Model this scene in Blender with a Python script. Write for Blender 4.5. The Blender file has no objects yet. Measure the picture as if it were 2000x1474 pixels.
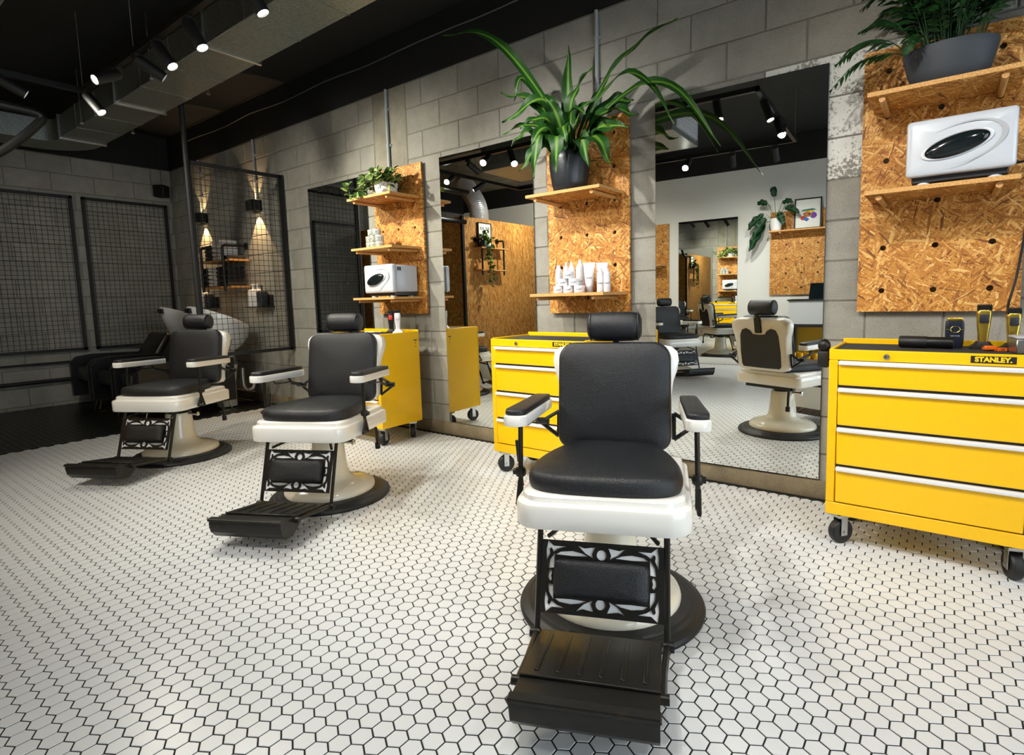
import bpy, bmesh, math, random
from mathutils import Vector, Matrix
random.seed(7)
R = math.radians
S = bpy.context.scene
COL = S.collection

# ------------------------------------------------------------------ camera
CAM = (0.0, -3.18, 1.101)
F_PX, CX, CY = 1089.08, 1042.09, 691.88
yaw, pitch, roll = R(-36.7244), R(-5.8695), R(1.5073)
fw = Vector((math.sin(yaw)*math.cos(pitch), math.cos(yaw)*math.cos(pitch), math.sin(pitch)))
rt = Vector((math.cos(yaw), -math.sin(yaw), 0)); dn = fw.cross(rt)
rr = rt*math.cos(roll) + dn*math.sin(roll); dd = -rt*math.sin(roll) + dn*math.cos(roll)
cam = bpy.data.cameras.new('camera'); cam_o = bpy.data.objects.new('camera', cam); COL.objects.link(cam_o)
cam_o.matrix_world = Matrix(((rr.x, -dd.x, -fw.x, CAM[0]), (rr.y, -dd.y, -fw.y, CAM[1]), (rr.z, -dd.z, -fw.z, CAM[2]), (0, 0, 0, 1)))
cam.sensor_width = 36; cam.lens = F_PX*36/2000
cam.shift_x = (1000-CX)/2000; cam.shift_y = (CY-737)/2000
cam.clip_start = 0.05; cam.clip_end = 60
S.camera = cam_o
def project(p):
    q = Vector(p) - Vector(CAM); z = q.dot(fw)
    return (CX+F_PX*q.dot(rr)/z, CY+F_PX*q.dot(dd)/z, z)

# ------------------------------------------------------------------ light and exposure
W = bpy.data.worlds.new('world'); S.world = W; W.use_nodes = True
bg = W.node_tree.nodes['Background']; bg.inputs[0].default_value = (0.80, 0.90, 1.0, 1); bg.inputs[1].default_value = 3.8
S.view_settings.view_transform = 'Standard'; S.view_settings.look = 'None'
S.view_settings.gamma = 1.0; S.view_settings.use_curve_mapping = False
S.view_settings.exposure = 0.48
S.cycles.use_denoising = True
S.cycles.use_adaptive_sampling = True; S.cycles.adaptive_threshold = 0.05; S.cycles.max_bounces = 10; S.cycles.diffuse_bounces = 4; S.cycles.glossy_bounces = 7
S.cycles.transparent_max_bounces = 8; S.cycles.caustics_reflective = False; S.cycles.caustics_refractive = False
S.cycles.sample_clamp_indirect = 6.0
SPOT_W = 62.0
SPOT_COL = (1.0, 0.96, 0.90); SPOT_WARM = (1.0, 0.94, 0.80)

# ------------------------------------------------------------------ helpers
def finish(bm, name, mat, parent=None, smooth=True, angle=40):
    me = bpy.data.meshes.new(name); bmesh.ops.recalc_face_normals(bm, faces=bm.faces[:]); bm.to_mesh(me); bm.free()
    return obj(name, me, mat, parent, smooth, angle)
def obj(name, me, mat, parent=None, smooth=True, angle=40):
    for m in (mat if isinstance(mat, (list, tuple)) else [mat]):
        me.materials.append(M[m] if isinstance(m, str) else m)
    if smooth and len(me.polygons):
        me.polygons.foreach_set('use_smooth', [True]*len(me.polygons))
        me.set_sharp_from_angle(angle=R(angle))
    o = bpy.data.objects.new(name, me); COL.objects.link(o)
    if parent: o.parent = parent
    return o
def share(name, me, parent=None, loc=(0,0,0), rot=(0,0,0), scale=None):
    o = bpy.data.objects.new(name, me); COL.objects.link(o); o.location = loc; o.rotation_euler = rot
    if scale: o.scale = scale
    if parent: o.parent = parent
    return o
def tag(o, label, cat, group=None):
    o['label'] = label; o['category'] = cat
    if group: o['group'] = group
    return o
def struct(o, label=None):
    o['kind'] = 'structure'
    if label: o['label'] = label
    return o
def thing(name, label, cat, loc=(0,0,0), rz=0.0, group=None):
    o = bpy.data.objects.new(name, None); COL.objects.link(o); o.empty_display_size = 0.05
    o.location = loc; o.rotation_euler = (0, 0, rz)
    return tag(o, label, cat, group)
def copy_tree(o, parent=None):
    c = o.copy(); COL.objects.link(c); c.parent = parent
    for ch in list(o.children): copy_tree(ch, c)
    return c
def B(): return bmesh.new()
def box(bm, x0, x1, y0, y1, z0, z1, bev=0.0, seg=2, mi=0, M4=None):
    r = bmesh.ops.create_cube(bm, size=1.0)
    vs = r['verts']
    for v in vs: v.co = Vector(((x0+x1)/2+v.co.x*(x1-x0), (y0+y1)/2+v.co.y*(y1-y0), (z0+z1)/2+v.co.z*(z1-z0)))
    fs = set(f for v in vs for f in v.link_faces)
    if bev > 0:
        es = list(set(e for v in vs for e in v.link_edges))
        rb = bmesh.ops.bevel(bm, geom=es, offset=bev, segments=seg, profile=0.5, affect='EDGES')
        fs = set(rb['faces']) | set(f for f in fs if f.is_valid)
        vs = list(set(v for f in fs for v in f.verts))
    for f in fs: f.material_index = mi
    if M4 is not None:
        for v in vs: v.co = M4 @ v.co
    return vs
def frame_axes(d):
    d = d.normalized(); a = Vector((0,0,1)) if abs(d.z) < 0.9 else Vector((1,0,0))
    u = d.cross(a).normalized(); return u, d.cross(u).normalized()
def cyl(bm, p0, p1, r0, r1=None, seg=12, caps=True, mi=0):
    p0 = Vector(p0); p1 = Vector(p1); r1 = r0 if r1 is None else r1
    u, w = frame_axes(p1-p0); a = []; b = []
    for i in range(seg):
        t = 2*math.pi*i/seg; d = u*math.cos(t)+w*math.sin(t)
        a.append(bm.verts.new(p0+d*r0)); b.append(bm.verts.new(p1+d*r1))
    for i in range(seg):
        j = (i+1) % seg; f = bm.faces.new((a[i], a[j], b[j], b[i])); f.material_index = mi
    if caps:
        bm.faces.new(a).material_index = mi; bm.faces.new(b).material_index = mi
def tube(bm, pts, r, seg=8, mi=0, caps=True):
    pts = [Vector(p) for p in pts]; rings = []; u = None
    for i, p in enumerate(pts):
        d = (pts[min(i+1, len(pts)-1)]-pts[max(i-1, 0)]).normalized()
        if u is None: u, w = frame_axes(d)
        else:
            u = (u-d*u.dot(d)).normalized(); w = d.cross(u)
        rad = r[i] if isinstance(r, (list, tuple)) else r
        rings.append([bm.verts.new(p+(u*math.cos(2*math.pi*k/seg)+w*math.sin(2*math.pi*k/seg))*rad) for k in range(seg)])
    for a, b in zip(rings, rings[1:]):
        for k in range(seg):
            j = (k+1) % seg; bm.faces.new((a[k], a[j], b[j], b[k])).material_index = mi
    if caps:
        bm.faces.new(rings[0]).material_index = mi; bm.faces.new(rings[-1]).material_index = mi
def lathe(bm, prof, seg=32, c=(0,0,0), axis='z', mi=0, sx=1.0, sy=1.0):
    c = Vector(c); rings = []
    def P(r, h, t):
        if axis == 'z': return c+Vector((r*math.cos(t)*sx, r*math.sin(t)*sy, h))
        if axis == 'y': return c+Vector((r*math.cos(t)*sx, h, r*math.sin(t)*sy))
        return c+Vector((h, r*math.cos(t)*sx, r*math.sin(t)*sy))
    for r, h in prof:
        if r < 1e-6: rings.append([bm.verts.new(P(0, h, 0))])
        else: rings.append([bm.verts.new(P(r, h, 2*math.pi*k/seg)) for k in range(seg)])
    for a, b in zip(rings, rings[1:]):
        for k in range(seg):
            j = (k+1) % seg
            if len(a) == 1 and len(b) == 1: continue
            if len(a) == 1: f = bm.faces.new((a[0], b[j], b[k]))
            elif len(b) == 1: f = bm.faces.new((a[k], a[j], b[0]))
            else: f = bm.faces.new((a[k], a[j], b[j], b[k]))
            f.material_index = mi
def rrect(w, h, r, n=6, cx=0, cy=0):
    if not isinstance(r, (list, tuple)): r = [r]*4
    out = []
    for q, (sx, sy) in enumerate(((1, 1), (-1, 1), (-1, -1), (1, -1))):
        rad = r[q]
        for i in range(n+1):
            a = math.pi/2*(q+i/n)
            out.append((cx+sx*(w/2-rad)+rad*math.cos(a), cy+sy*(h/2-rad)+rad*math.sin(a)))
    return out
def loft(bm, rings, close=True, mi=0, cap0=True, cap1=True):
    vr = [[bm.verts.new(Vector(p)) for p in r] for r in rings]
    for a, b in zip(vr, vr[1:]):
        n = len(a)
        for k in range(n if close else n-1):
            j = (k+1) % n; bm.faces.new((a[k], a[j], b[j], b[k])).material_index = mi
    if cap0: bm.faces.new(vr[0]).material_index = mi
    if cap1: bm.faces.new(vr[-1]).material_index = mi
def cushion(bm, poly, t, edge, xf=None, crown=0.0, n=5, mi=0):
    # padded slab: outline poly (ccw, xy), thickness t along z, rounded rim; top crowned by extra rings
    cx = sum(p[0] for p in poly)/len(poly); cy = sum(p[1] for p in poly)/len(poly)
    rings = []
    mr = max(math.hypot(p[0]-cx, p[1]-cy) for p in poly)
    for i in range(n+1):
        a = -math.pi/2+math.pi*i/n
        s = -edge*(1-math.cos(a)); z = t/2*math.sin(a)
        ring = []
        for p in poly:
            d = math.hypot(p[0]-cx, p[1]-cy) or 1
            k = (d+s)/d; ring.append((cx+(p[0]-cx)*k, cy+(p[1]-cy)*k, z+t/2))
        rings.append(ring)
    top = rings[-1]
    for k, h in ((.75, .45), (.5, .75), (.25, .95)):
        rings.append([(cx+(p[0]-cx)*k, cy+(p[1]-cy)*k, t+crown*h) for p in top])
    if xf is not None: rings = [[xf @ Vector(p) for p in r] for r in rings]
    loft(bm, rings, mi=mi)
def poly_mesh(outer, holes=(), t=0.01, name='shape'):
    cu = bpy.data.curves.new(name, 'CURVE'); cu.dimensions = '2D'; cu.fill_mode = 'BOTH'; cu.extrude = t/2
    for pl in [outer]+list(holes):
        sp = cu.splines.new('POLY'); sp.points.add(len(pl)-1); sp.use_cyclic_u = True
        for i, p in enumerate(pl): sp.points[i].co = (p[0], p[1], 0, 1)
    o = bpy.data.objects.new(name, cu); COL.objects.link(o)
    me = bpy.data.meshes.new_from_object(o.evaluated_get(bpy.context.evaluated_depsgraph_get()))
    bpy.data.objects.remove(o); bpy.data.curves.remove(cu); return me
def text_mesh(s, size, t=0.0006, bold=0.0, align='CENTER'):
    cu = bpy.data.curves.new('lettering', 'FONT'); cu.body = s; cu.size = size; cu.extrude = t; cu.offset = bold
    cu.align_x = align; cu.align_y = 'CENTER'
    o = bpy.data.objects.new('lettering', cu); COL.objects.link(o)
    me = bpy.data.meshes.new_from_object(o.evaluated_get(bpy.context.evaluated_depsgraph_get()))
    bpy.data.objects.remove(o); bpy.data.curves.remove(cu); return me
def circle(cx, cy, r, n=16): return [(cx+r*math.cos(2*math.pi*i/n), cy+r*math.sin(2*math.pi*i/n)) for i in range(n)]
def bez(pts, n):
    out = []
    for i in range(n+1):
        t = i/n; P = [Vector(p) for p in pts]
        while len(P) > 1: P = [a.lerp(b, t) for a, b in zip(P, P[1:])]
        out.append(P[0])
    return out
def spline(pts, n=6):
    # Catmull-Rom through the points
    P = [Vector(p) for p in pts]; P = [P[0]*2-P[1]]+P+[P[-1]*2-P[-2]]; out = []
    for i in range(1, len(P)-2):
        for k in range(n):
            t = k/n; a, b, c, d = P[i-1:i+3]
            out.append(0.5*((2*b)+(c-a)*t+(2*a-5*b+4*c-d)*t*t+(3*b-a-3*c+d)*t**3))
    out.append(P[-2]); return out

# ------------------------------------------------------------------ materials
M = {}
def nt(name):
    m = bpy.data.materials.new(name); m.use_nodes = True; M[name] = m
    return m, m.node_tree.nodes, m.node_tree.links, m.node_tree.nodes['Principled BSDF']
def lin(c):
    return tuple(((x/255)/12.92 if x/255 <= 0.04045 else ((x/255+0.055)/1.055)**2.4) for x in c)+(1,)
def ramp(n, stops, interp='LINEAR'):
    r = n.new('ShaderNodeValToRGB'); r.color_ramp.interpolation = interp
    e = r.color_ramp.elements
    while len(e) > 1: e.remove(e[-1])
    e[0].position = stops[0][0]; e[0].color = stops[0][1]
    for p, c in stops[1:]:
        k = e.new(p); k.color = c
    return r
def simple(name, rgb, rough=0.5, metal=0.0, noise=0.0, nscale=30, bump=0.0, bscale=200, coat=0.0, spec=0.5):
    m, n, l, b = nt(name); c = lin(rgb)
    b.inputs['Base Color'].default_value = c; b.inputs['Roughness'].default_value = rough; b.inputs['Metallic'].default_value = metal
    b.inputs['Coat Weight'].default_value = coat; b.inputs['Specular IOR Level'].default_value = spec
    tc = n.new('ShaderNodeTexCoord')
    if noise > 0:
        nz = n.new('ShaderNodeTexNoise'); nz.inputs['Scale'].default_value = nscale; nz.inputs['Detail'].default_value = 4
        l.new(tc.outputs['Object'], nz.inputs['Vector'])
        lo = tuple(x*(1-noise) for x in c[:3])+(1,); hi = tuple(min(1, x*(1+noise)) for x in c[:3])+(1,)
        r = ramp(n, ((0.3, lo), (0.7, hi))); l.new(nz.outputs['Fac'], r.inputs['Fac']); l.new(r.outputs['Color'], b.inputs['Base Color'])
    if bump > 0:
        nb = n.new('ShaderNodeTexNoise'); nb.inputs['Scale'].default_value = bscale; nb.inputs['Detail'].default_value = 2
        l.new(tc.outputs['Object'], nb.inputs['Vector'])
        bp = n.new('ShaderNodeBump'); bp.inputs['Strength'].default_value = bump; bp.inputs['Distance'].default_value = 0.002
        l.new(nb.outputs['Fac'], bp.inputs['Height']); l.new(bp.outputs['Normal'], b.inputs['Normal'])
    return m
def mathn(n, l, op, a, b=None):
    k = n.new('ShaderNodeMath'); k.operation = op
    for i, v in enumerate((a, b)):
        if v is None: continue
        if isinstance(v, (int, float)): k.inputs[i].default_value = v
        else: l.new(v, k.inputs[i])
    return k.outputs[0]
def concrete(name, rgb, vary=0.10, speck=0.3, paint=False, stain=0.0):
    m, n, l, b = nt(name); tc = n.new('ShaderNodeTexCoord'); oi = n.new('ShaderNodeObjectInfo')
    add = n.new('ShaderNodeVectorMath'); add.operation = 'ADD'
    sc = n.new('ShaderNodeVectorMath'); sc.operation = 'SCALE'; sc.inputs['Scale'].default_value = 37.0
    cmb = n.new('ShaderNodeCombineXYZ'); l.new(oi.outputs['Random'], cmb.inputs[0]); l.new(oi.outputs['Random'], cmb.inputs[2])
    l.new(cmb.outputs[0], sc.inputs[0]); l.new(tc.outputs['Object'], add.inputs[0]); l.new(sc.outputs[0], add.inputs[1])
    n1 = n.new('ShaderNodeTexNoise'); n1.inputs['Scale'].default_value = 5; n1.inputs['Detail'].default_value = 6; n1.inputs['Roughness'].default_value = 0.65
    n2 = n.new('ShaderNodeTexNoise'); n2.inputs['Scale'].default_value = 160; n2.inputs['Detail'].default_value = 3
    for k in (n1, n2): l.new(add.outputs[0], k.inputs['Vector'])
    c = lin(rgb)
    f = mathn(n, l, 'MULTIPLY_ADD', oi.outputs['Random'], vary*2); f.node.inputs[2].default_value = 1-vary
    r1 = ramp(n, ((0.3, (0.80-stain, 0.80-stain, 0.78-stain, 1)), (0.7, (1.12, 1.12, 1.12, 1)))); l.new(n1.outputs['Fac'], r1.inputs['Fac'])
    r2 = ramp(n, ((0.32, (1-speck, 1-speck, 1-speck, 1)), (0.45, (1, 1, 1, 1)), (0.62, (1, 1, 1, 1)), (0.75, (1+speck*0.5,)*3+(1,)))); l.new(n2.outputs['Fac'], r2.inputs['Fac'])
    mx = n.new('ShaderNodeMix'); mx.data_type = 'RGBA'; mx.blend_type = 'MULTIPLY'; mx.inputs[0].default_value = 1
    l.new(r1.outputs['Color'], mx.inputs[6]); l.new(r2.outputs['Color'], mx.inputs[7])
    mx2 = n.new('ShaderNodeMix'); mx2.data_type = 'RGBA'; mx2.blend_type = 'MULTIPLY'; mx2.inputs[0].default_value = 1; mx2.inputs[7].default_value = c
    l.new(mx.outputs[2], mx2.inputs[6])
    mx3 = n.new('ShaderNodeVectorMath'); mx3.operation = 'SCALE'; l.new(mx2.outputs[2], mx3.inputs[0]); l.new(f, mx3.inputs['Scale'])
    last = mx3.outputs[0]
    if paint:
        n3 = n.new('ShaderNodeTexNoise'); n3.inputs['Scale'].default_value = 58; n3.inputs['Detail'].default_value = 8; n3.inputs['Roughness'].default_value = 0.7
        l.new(add.outputs[0], n3.inputs['Vector'])
        r3 = ramp(n, ((0.45, (0, 0, 0, 1)), (0.50, (1, 1, 1, 1)))); l.new(mathn(n, l, 'ADD', n3.outputs['Fac'], mathn(n, l, 'MULTIPLY_ADD', n1.outputs['Fac'], 0.7)), r3.inputs['Fac']); [k for k in n if k.type == 'MATH' and k.operation == 'MULTIPLY_ADD'][-1].inputs[2].default_value = -.35
        mp = n.new('ShaderNodeMix'); mp.data_type = 'RGBA'; l.new(r3.outputs['Color'], mp.inputs[0]); l.new(last, mp.inputs[6]); mp.inputs[7].default_value = lin((222, 224, 218)); last = mp.outputs[2]
    l.new(last, b.inputs['Base Color']); b.inputs['Roughness'].default_value = 0.9
    bp = n.new('ShaderNodeBump'); bp.inputs['Strength'].default_value = 0.5; bp.inputs['Distance'].default_value = 0.003
    l.new(n2.outputs['Fac'], bp.inputs['Height']); l.new(bp.outputs['Normal'], b.inputs['Normal'])
concrete('block', (150, 148, 139), .07); concrete('block_painted', (148, 147, 140), paint=True)
concrete('mortar', (122, 120, 111), speck=0.2); concrete('column', (148, 144, 129), speck=0.35, stain=0.12)
concrete('kerb', (134, 122, 98), speck=0.4, stain=0.2)
def osb(name, plane, tone=1.0, TURN=0):
    m, n, l, b = nt(name); tc = n.new('ShaderNodeTexCoord'); sp = n.new('ShaderNodeSeparateXYZ'); l.new(tc.outputs['Object'], sp.inputs[0])
    oi = n.new('ShaderNodeObjectInfo'); off = mathn(n, l, 'MULTIPLY', oi.outputs['Random'], 17.0)
    a, c = {'xz': (0, 2), 'xy': (0, 1), 'yz': (1, 2)}[plane]
    cb = n.new('ShaderNodeCombineXYZ'); l.new(mathn(n, l, 'ADD', sp.outputs[a], off), cb.inputs[0]); l.new(sp.outputs[c], cb.inputs[1])
    wob = n.new('ShaderNodeTexNoise'); wob.inputs['Scale'].default_value = 9; l.new(cb.outputs[0], wob.inputs['Vector'])
    wv = n.new('ShaderNodeVectorMath'); wv.operation = 'MULTIPLY_ADD'; wv.inputs[1].default_value = (0.035, 0.035, 0); l.new(wob.outputs['Color'], wv.inputs[0]); l.new(cb.outputs[0], wv.inputs[2])
    best = None; col = None
    for i, (ang, ls, ws) in enumerate(((8+TURN, 12, 105), (48+TURN*.4, 14, 125), (98, 11, 100), (142-TURN*.4, 15, 135), (28+TURN, 26, 210), (118, 24, 190))):
        mp = n.new('ShaderNodeMapping'); mp.vector_type = 'TEXTURE' if False else 'POINT'
        mp.inputs['Rotation'].default_value = (0, 0, R(ang)); mp.inputs['Location'].default_value = (i*3.7, i*1.9, 0)
        l.new(wv.outputs[0], mp.inputs['Vector'])
        s2 = n.new('ShaderNodeVectorMath'); s2.operation = 'MULTIPLY'; s2.inputs[1].default_value = (ls, ws, 1); l.new(mp.outputs[0], s2.inputs[0])
        vo = n.new('ShaderNodeTexVoronoi'); vo.voronoi_dimensions = '2D'; vo.inputs['Scale'].default_value = 1.0; l.new(s2.outputs[0], vo.inputs['Vector'])
        sc = n.new('ShaderNodeSeparateColor'); l.new(vo.outputs['Color'], sc.inputs[0])
        if best is None: best = sc.outputs[0]; col = sc.outputs[1]
        else:
            g = mathn(n, l, 'GREATER_THAN', sc.outputs[0], best)
            mxf = n.new('ShaderNodeMix'); l.new(g, mxf.inputs[0]); l.new(col, mxf.inputs[2]); l.new(sc.outputs[1], mxf.inputs[3])
            col = mxf.outputs[0]; best = mathn(n, l, 'MAXIMUM', sc.outputs[0], best)
    t = tone
    rm = ramp(n, ((0.0, lin((int(118*t), int(68*t), 20))), (0.12, lin((int(162*t), int(100*t), 32))), (0.42, lin((int(192*t), int(128*t), 48))), (0.75, lin((int(214*t), int(154*t), 70))), (1.0, lin((int(240*t), int(196*t), 120)))))
    l.new(col, rm.inputs['Fac']); 
    fine = n.new('ShaderNodeTexNoise'); fine.inputs['Scale'].default_value = 240; l.new(tc.outputs['Object'], fine.inputs['Vector'])
    rf = ramp(n, ((0.30, (0.42, 0.34, 0.26, 1)), (0.40, (0.86, 0.84, 0.82, 1)), (0.6, (1.06, 1.06, 1.06, 1)))); l.new(fine.outputs['Fac'], rf.inputs['Fac'])
    mx = n.new('ShaderNodeMix'); mx.data_type = 'RGBA'; mx.blend_type = 'MULTIPLY'; mx.inputs[0].default_value = 1; l.new(rm.outputs['Color'], mx.inputs[6]); l.new(rf.outputs['Color'], mx.inputs[7])
    l.new(mx.outputs[2], b.inputs['Base Color']); b.inputs['Roughness'].default_value = 0.62
    bp = n.new('ShaderNodeBump'); bp.inputs['Strength'].default_value = 0.5; bp.inputs['Distance'].default_value = 0.0015
    l.new(best, bp.inputs['Height']); l.new(bp.outputs['Normal'], b.inputs['Normal'])
osb('osb', 'xz'); osb('osb_flat', 'xy'); osb('osb_side', 'yz', 0.98, 70)
def wood(name, rgb, axis=1):
    m, n, l, b = nt(name); tc = n.new('ShaderNodeTexCoord'); mp = n.new('ShaderNodeMapping')
    s = [120, 120, 120]; s[axis] = 6; mp.inputs['Scale'].default_value = s; l.new(tc.outputs['Object'], mp.inputs['Vector'])
    nz = n.new('ShaderNodeTexNoise'); nz.inputs['Scale'].default_value = 1; nz.inputs['Detail'].default_value = 4; l.new(mp.outputs[0], nz.inputs['Vector'])
    c = lin(rgb); r = ramp(n, ((0.3, tuple(x*0.62 for x in c[:3])+(1,)), (0.7, c))); l.new(nz.outputs['Fac'], r.inputs['Fac'])
    l.new(r.outputs['Color'], b.inputs['Base Color']); b.inputs['Roughness'].default_value = 0.55
simple('osb_edge', (206, 156, 90), 0.7, noise=0.35, nscale=180)
wood('pine', (214, 160, 92), 1)
simple('tile', (222, 225, 226), 0.28, noise=0.03, nscale=3, spec=0.5)
simple('tile_dark', (20, 22, 22), 0.3); simple('grout', (24, 24, 23), 0.9); 
simple('plaster', (226, 227, 220), 0.8, noise=0.02, nscale=2); simple('black_paint', (11, 12, 12), 0.75, noise=0.25, nscale=3)
simple('ceiling_paint', (12, 14, 14), 0.8, noise=0.3, nscale=2)
simple('mirror_glass', (238, 242, 240), 0.0, 1.0); simple('mirror_edge', (60, 74, 72), 0.2)
simple('yellow', (250, 196, 0), 0.32, coat=0.2); simple('alu', (236, 236, 236), 0.3, 0.12); simple('mat_rubber', (36, 37, 38), 0.85, bump=0.3, bscale=400)
simple('chrome', (215, 215, 215), 0.12, 1.0); simple('zinc', (190, 192, 190), 0.3, 1.0); simple('rubber', (17, 18, 18), 0.5, noise=0.3, nscale=20)
simple('leather', (18, 21, 25), 0.40, bump=0.9, bscale=330, spec=0.5); simple('shell', (238, 236, 228), 0.14, coat=0.5); simple('shell_cream', (232, 227, 208), 0.16, coat=0.5)
simple('backing_white', (248, 248, 246), 0.5); simple('back_black', (22, 23, 22), 0.55)
def worn_metal(name):
    m, n, l, b = nt(name); tc = n.new('ShaderNodeTexCoord'); nz = n.new('ShaderNodeTexNoise'); nz.inputs['Scale'].default_value = 26; nz.inputs['Detail'].default_value = 6
    l.new(tc.outputs['Object'], nz.inputs['Vector'])
    r = ramp(n, ((0.0, lin((26, 26, 25))), (0.62, lin((38, 37, 34))), (0.72, lin((54, 44, 30))), (0.85, lin((110, 88, 54))))); l.new(nz.outputs['Fac'], r.inputs['Fac'])
    l.new(r.outputs['Color'], b.inputs['Base Color']); b.inputs['Roughness'].default_value = 0.36; b.inputs['Metallic'].default_value = 0.5
worn_metal('worn_metal')
simple('iron', (20, 21, 21), 0.4, 0.3); simple('iron_matte', (16, 17, 17), 0.6)
def galv(name):
    m, n, l, b = nt(name); tc = n.new('ShaderNodeTexCoord'); v = n.new('ShaderNodeTexVoronoi'); v.inputs['Scale'].default_value = 130
    l.new(tc.outputs['Object'], v.inputs['Vector']); r = ramp(n, ((0.0, lin((126, 134, 130))), (1.0, lin((158, 164, 158)))))
    sc = n.new('ShaderNodeSeparateColor'); l.new(v.outputs['Color'], sc.inputs[0]); l.new(sc.outputs[0], r.inputs['Fac'])
    l.new(r.outputs['Color'], b.inputs['Base Color']); b.inputs['Metallic'].default_value = 0.85; b.inputs['Roughness'].default_value = 0.42
galv('galvanised')
simple('foil', (224, 226, 230), 0.25, 0.45, bump=0.6, bscale=60)
simple('plastic_white', (222, 225, 230), 0.25, coat=0.2); simple('warmer_white', (200, 206, 213), 0.25, coat=0.2); simple('plastic_grey', (176, 178, 182), 0.35); simple('plastic_dark', (38, 42, 48), 0.4); simple('glass_dark', (18, 26, 28), 0.12)
simple('print_black', (20, 20, 20), 0.6); simple('print_yellow', (252, 206, 20), 0.5)
simple('gold', (206, 176, 74), 0.25, 0.9); simple('navy', (24, 30, 46), 0.35); simple('orange', (240, 110, 20), 0.4); simple('red', (206, 60, 56), 0.4); simple('purple', (106, 92, 156), 0.5)
simple('pot_black', (30, 36, 42), 0.35, bump=0.35, bscale=90); simple('pot_slate', (54, 60, 66), 0.62, bump=0.1); simple('pot_white', (232, 232, 230), 0.4); simple('soil', (40, 30, 22), 0.95)
simple('conduit', (150, 156, 160), 0.45); simple('cable', (92, 92, 88), 0.6); simple('cable_black', (16, 16, 16), 0.5)
simple('towel_white', (224, 224, 224), 0.95, bump=0.6, bscale=160); simple('towel_black', (20, 20, 22), 0.95, bump=0.6, bscale=160)
simple('ceramic', (226, 228, 226), 0.12, coat=0.4); simple('vinyl_black', (14, 14, 15), 0.35); simple('tin', (178, 186, 178), 0.35, 0.2, noise=0.5, nscale=60); simple('tin_lid', (214, 214, 206), 0.35, 0.5)
simple('desk_grey', (196, 198, 196), 0.5); simple('can_gold', (214, 160, 30), 0.3, 0.6); simple('paper', (232, 234, 226), 0.7)
for nm, c in (('art_yellow', (238, 196, 48)), ('art_red', (200, 58, 40)), ('art_blue', (58, 104, 176)), ('art_purple', (112, 62, 160)), ('art_brown', (176, 112, 60)), ('art_teal', (60, 120, 116)), ('art_green', (62, 96, 60))): simple(nm, c, 0.7)
def emit(name, rgb, s):
    m, n, l, b = nt(name); b.inputs['Base Color'].default_value = (0, 0, 0, 1); b.inputs['Emission Color'].default_value = rgb+(1,); b.inputs['Emission Strength'].default_value = s
emit('lamp_lens', (1.0, 0.95, 0.86), 30.0); emit('lamp_warm', (1.0, 0.72, 0.36), 14.0)
def leaf(name, dark, light, stripe=True, edge=None):
    m, n, l, b = nt(name); uv = n.new('ShaderNodeUVMap'); sp = n.new('ShaderNodeSeparateXYZ'); l.new(uv.outputs['UV'], sp.inputs[0])
    if stripe:
        r = ramp(n, ((0.0, lin(dark)), (0.34, lin(dark)), (0.47, lin(light)), (0.53, lin(light)), (0.66, lin(dark)), (1.0, lin(dark))))
        l.new(sp.outputs[0], r.inputs['Fac'])
    else:
        nz = n.new('ShaderNodeTexNoise'); nz.inputs['Scale'].default_value = 22; tc = n.new('ShaderNodeTexCoord'); l.new(tc.outputs['Object'], nz.inputs['Vector'])
        r = ramp(n, ((0.42, lin(dark)), (0.62, lin(light)))); l.new(nz.outputs['Fac'], r.inputs['Fac'])
    l.new(r.outputs['Color'], b.inputs['Base Color']); b.inputs['Roughness'].default_value = 0.5; b.inputs['Specular IOR Level'].default_value = 0.3
    b.inputs['Subsurface Weight'].default_value = 0.0
leaf('leaf_striped', (28, 70, 20), (100, 138, 46)); leaf('leaf_palm', (14, 40, 16), (32, 74, 28), False); leaf('leaf_pothos', (38, 78, 30), (150, 168, 92), False); leaf('leaf_dark', (16, 48, 26), (40, 88, 44), True)
simple('stem', (70, 96, 44), 0.5)
def clear_pane(name):
    m, n, l, b = nt(name); out = n['Material Output']; tr = n.new('ShaderNodeBsdfTransparent'); gl = n.new('ShaderNodeBsdfGlossy'); gl.inputs['Roughness'].default_value = 0.02
    fr = n.new('ShaderNodeFresnel'); fr.inputs[0].default_value = 1.45; mx = n.new('ShaderNodeMixShader'); l.new(fr.outputs[0], mx.inputs[0]); l.new(tr.outputs[0], mx.inputs[1]); l.new(gl.outputs[0], mx.inputs[2]); l.new(mx.outputs[0], out.inputs[0])
clear_pane('clear_pane')

# ------------------------------------------------------------------ the room
XL, XR, YB, YF, ZW, ZC, XD = -8.18, 2.80, 0.0, -5.5, 2.845, 3.25, -5.83
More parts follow.
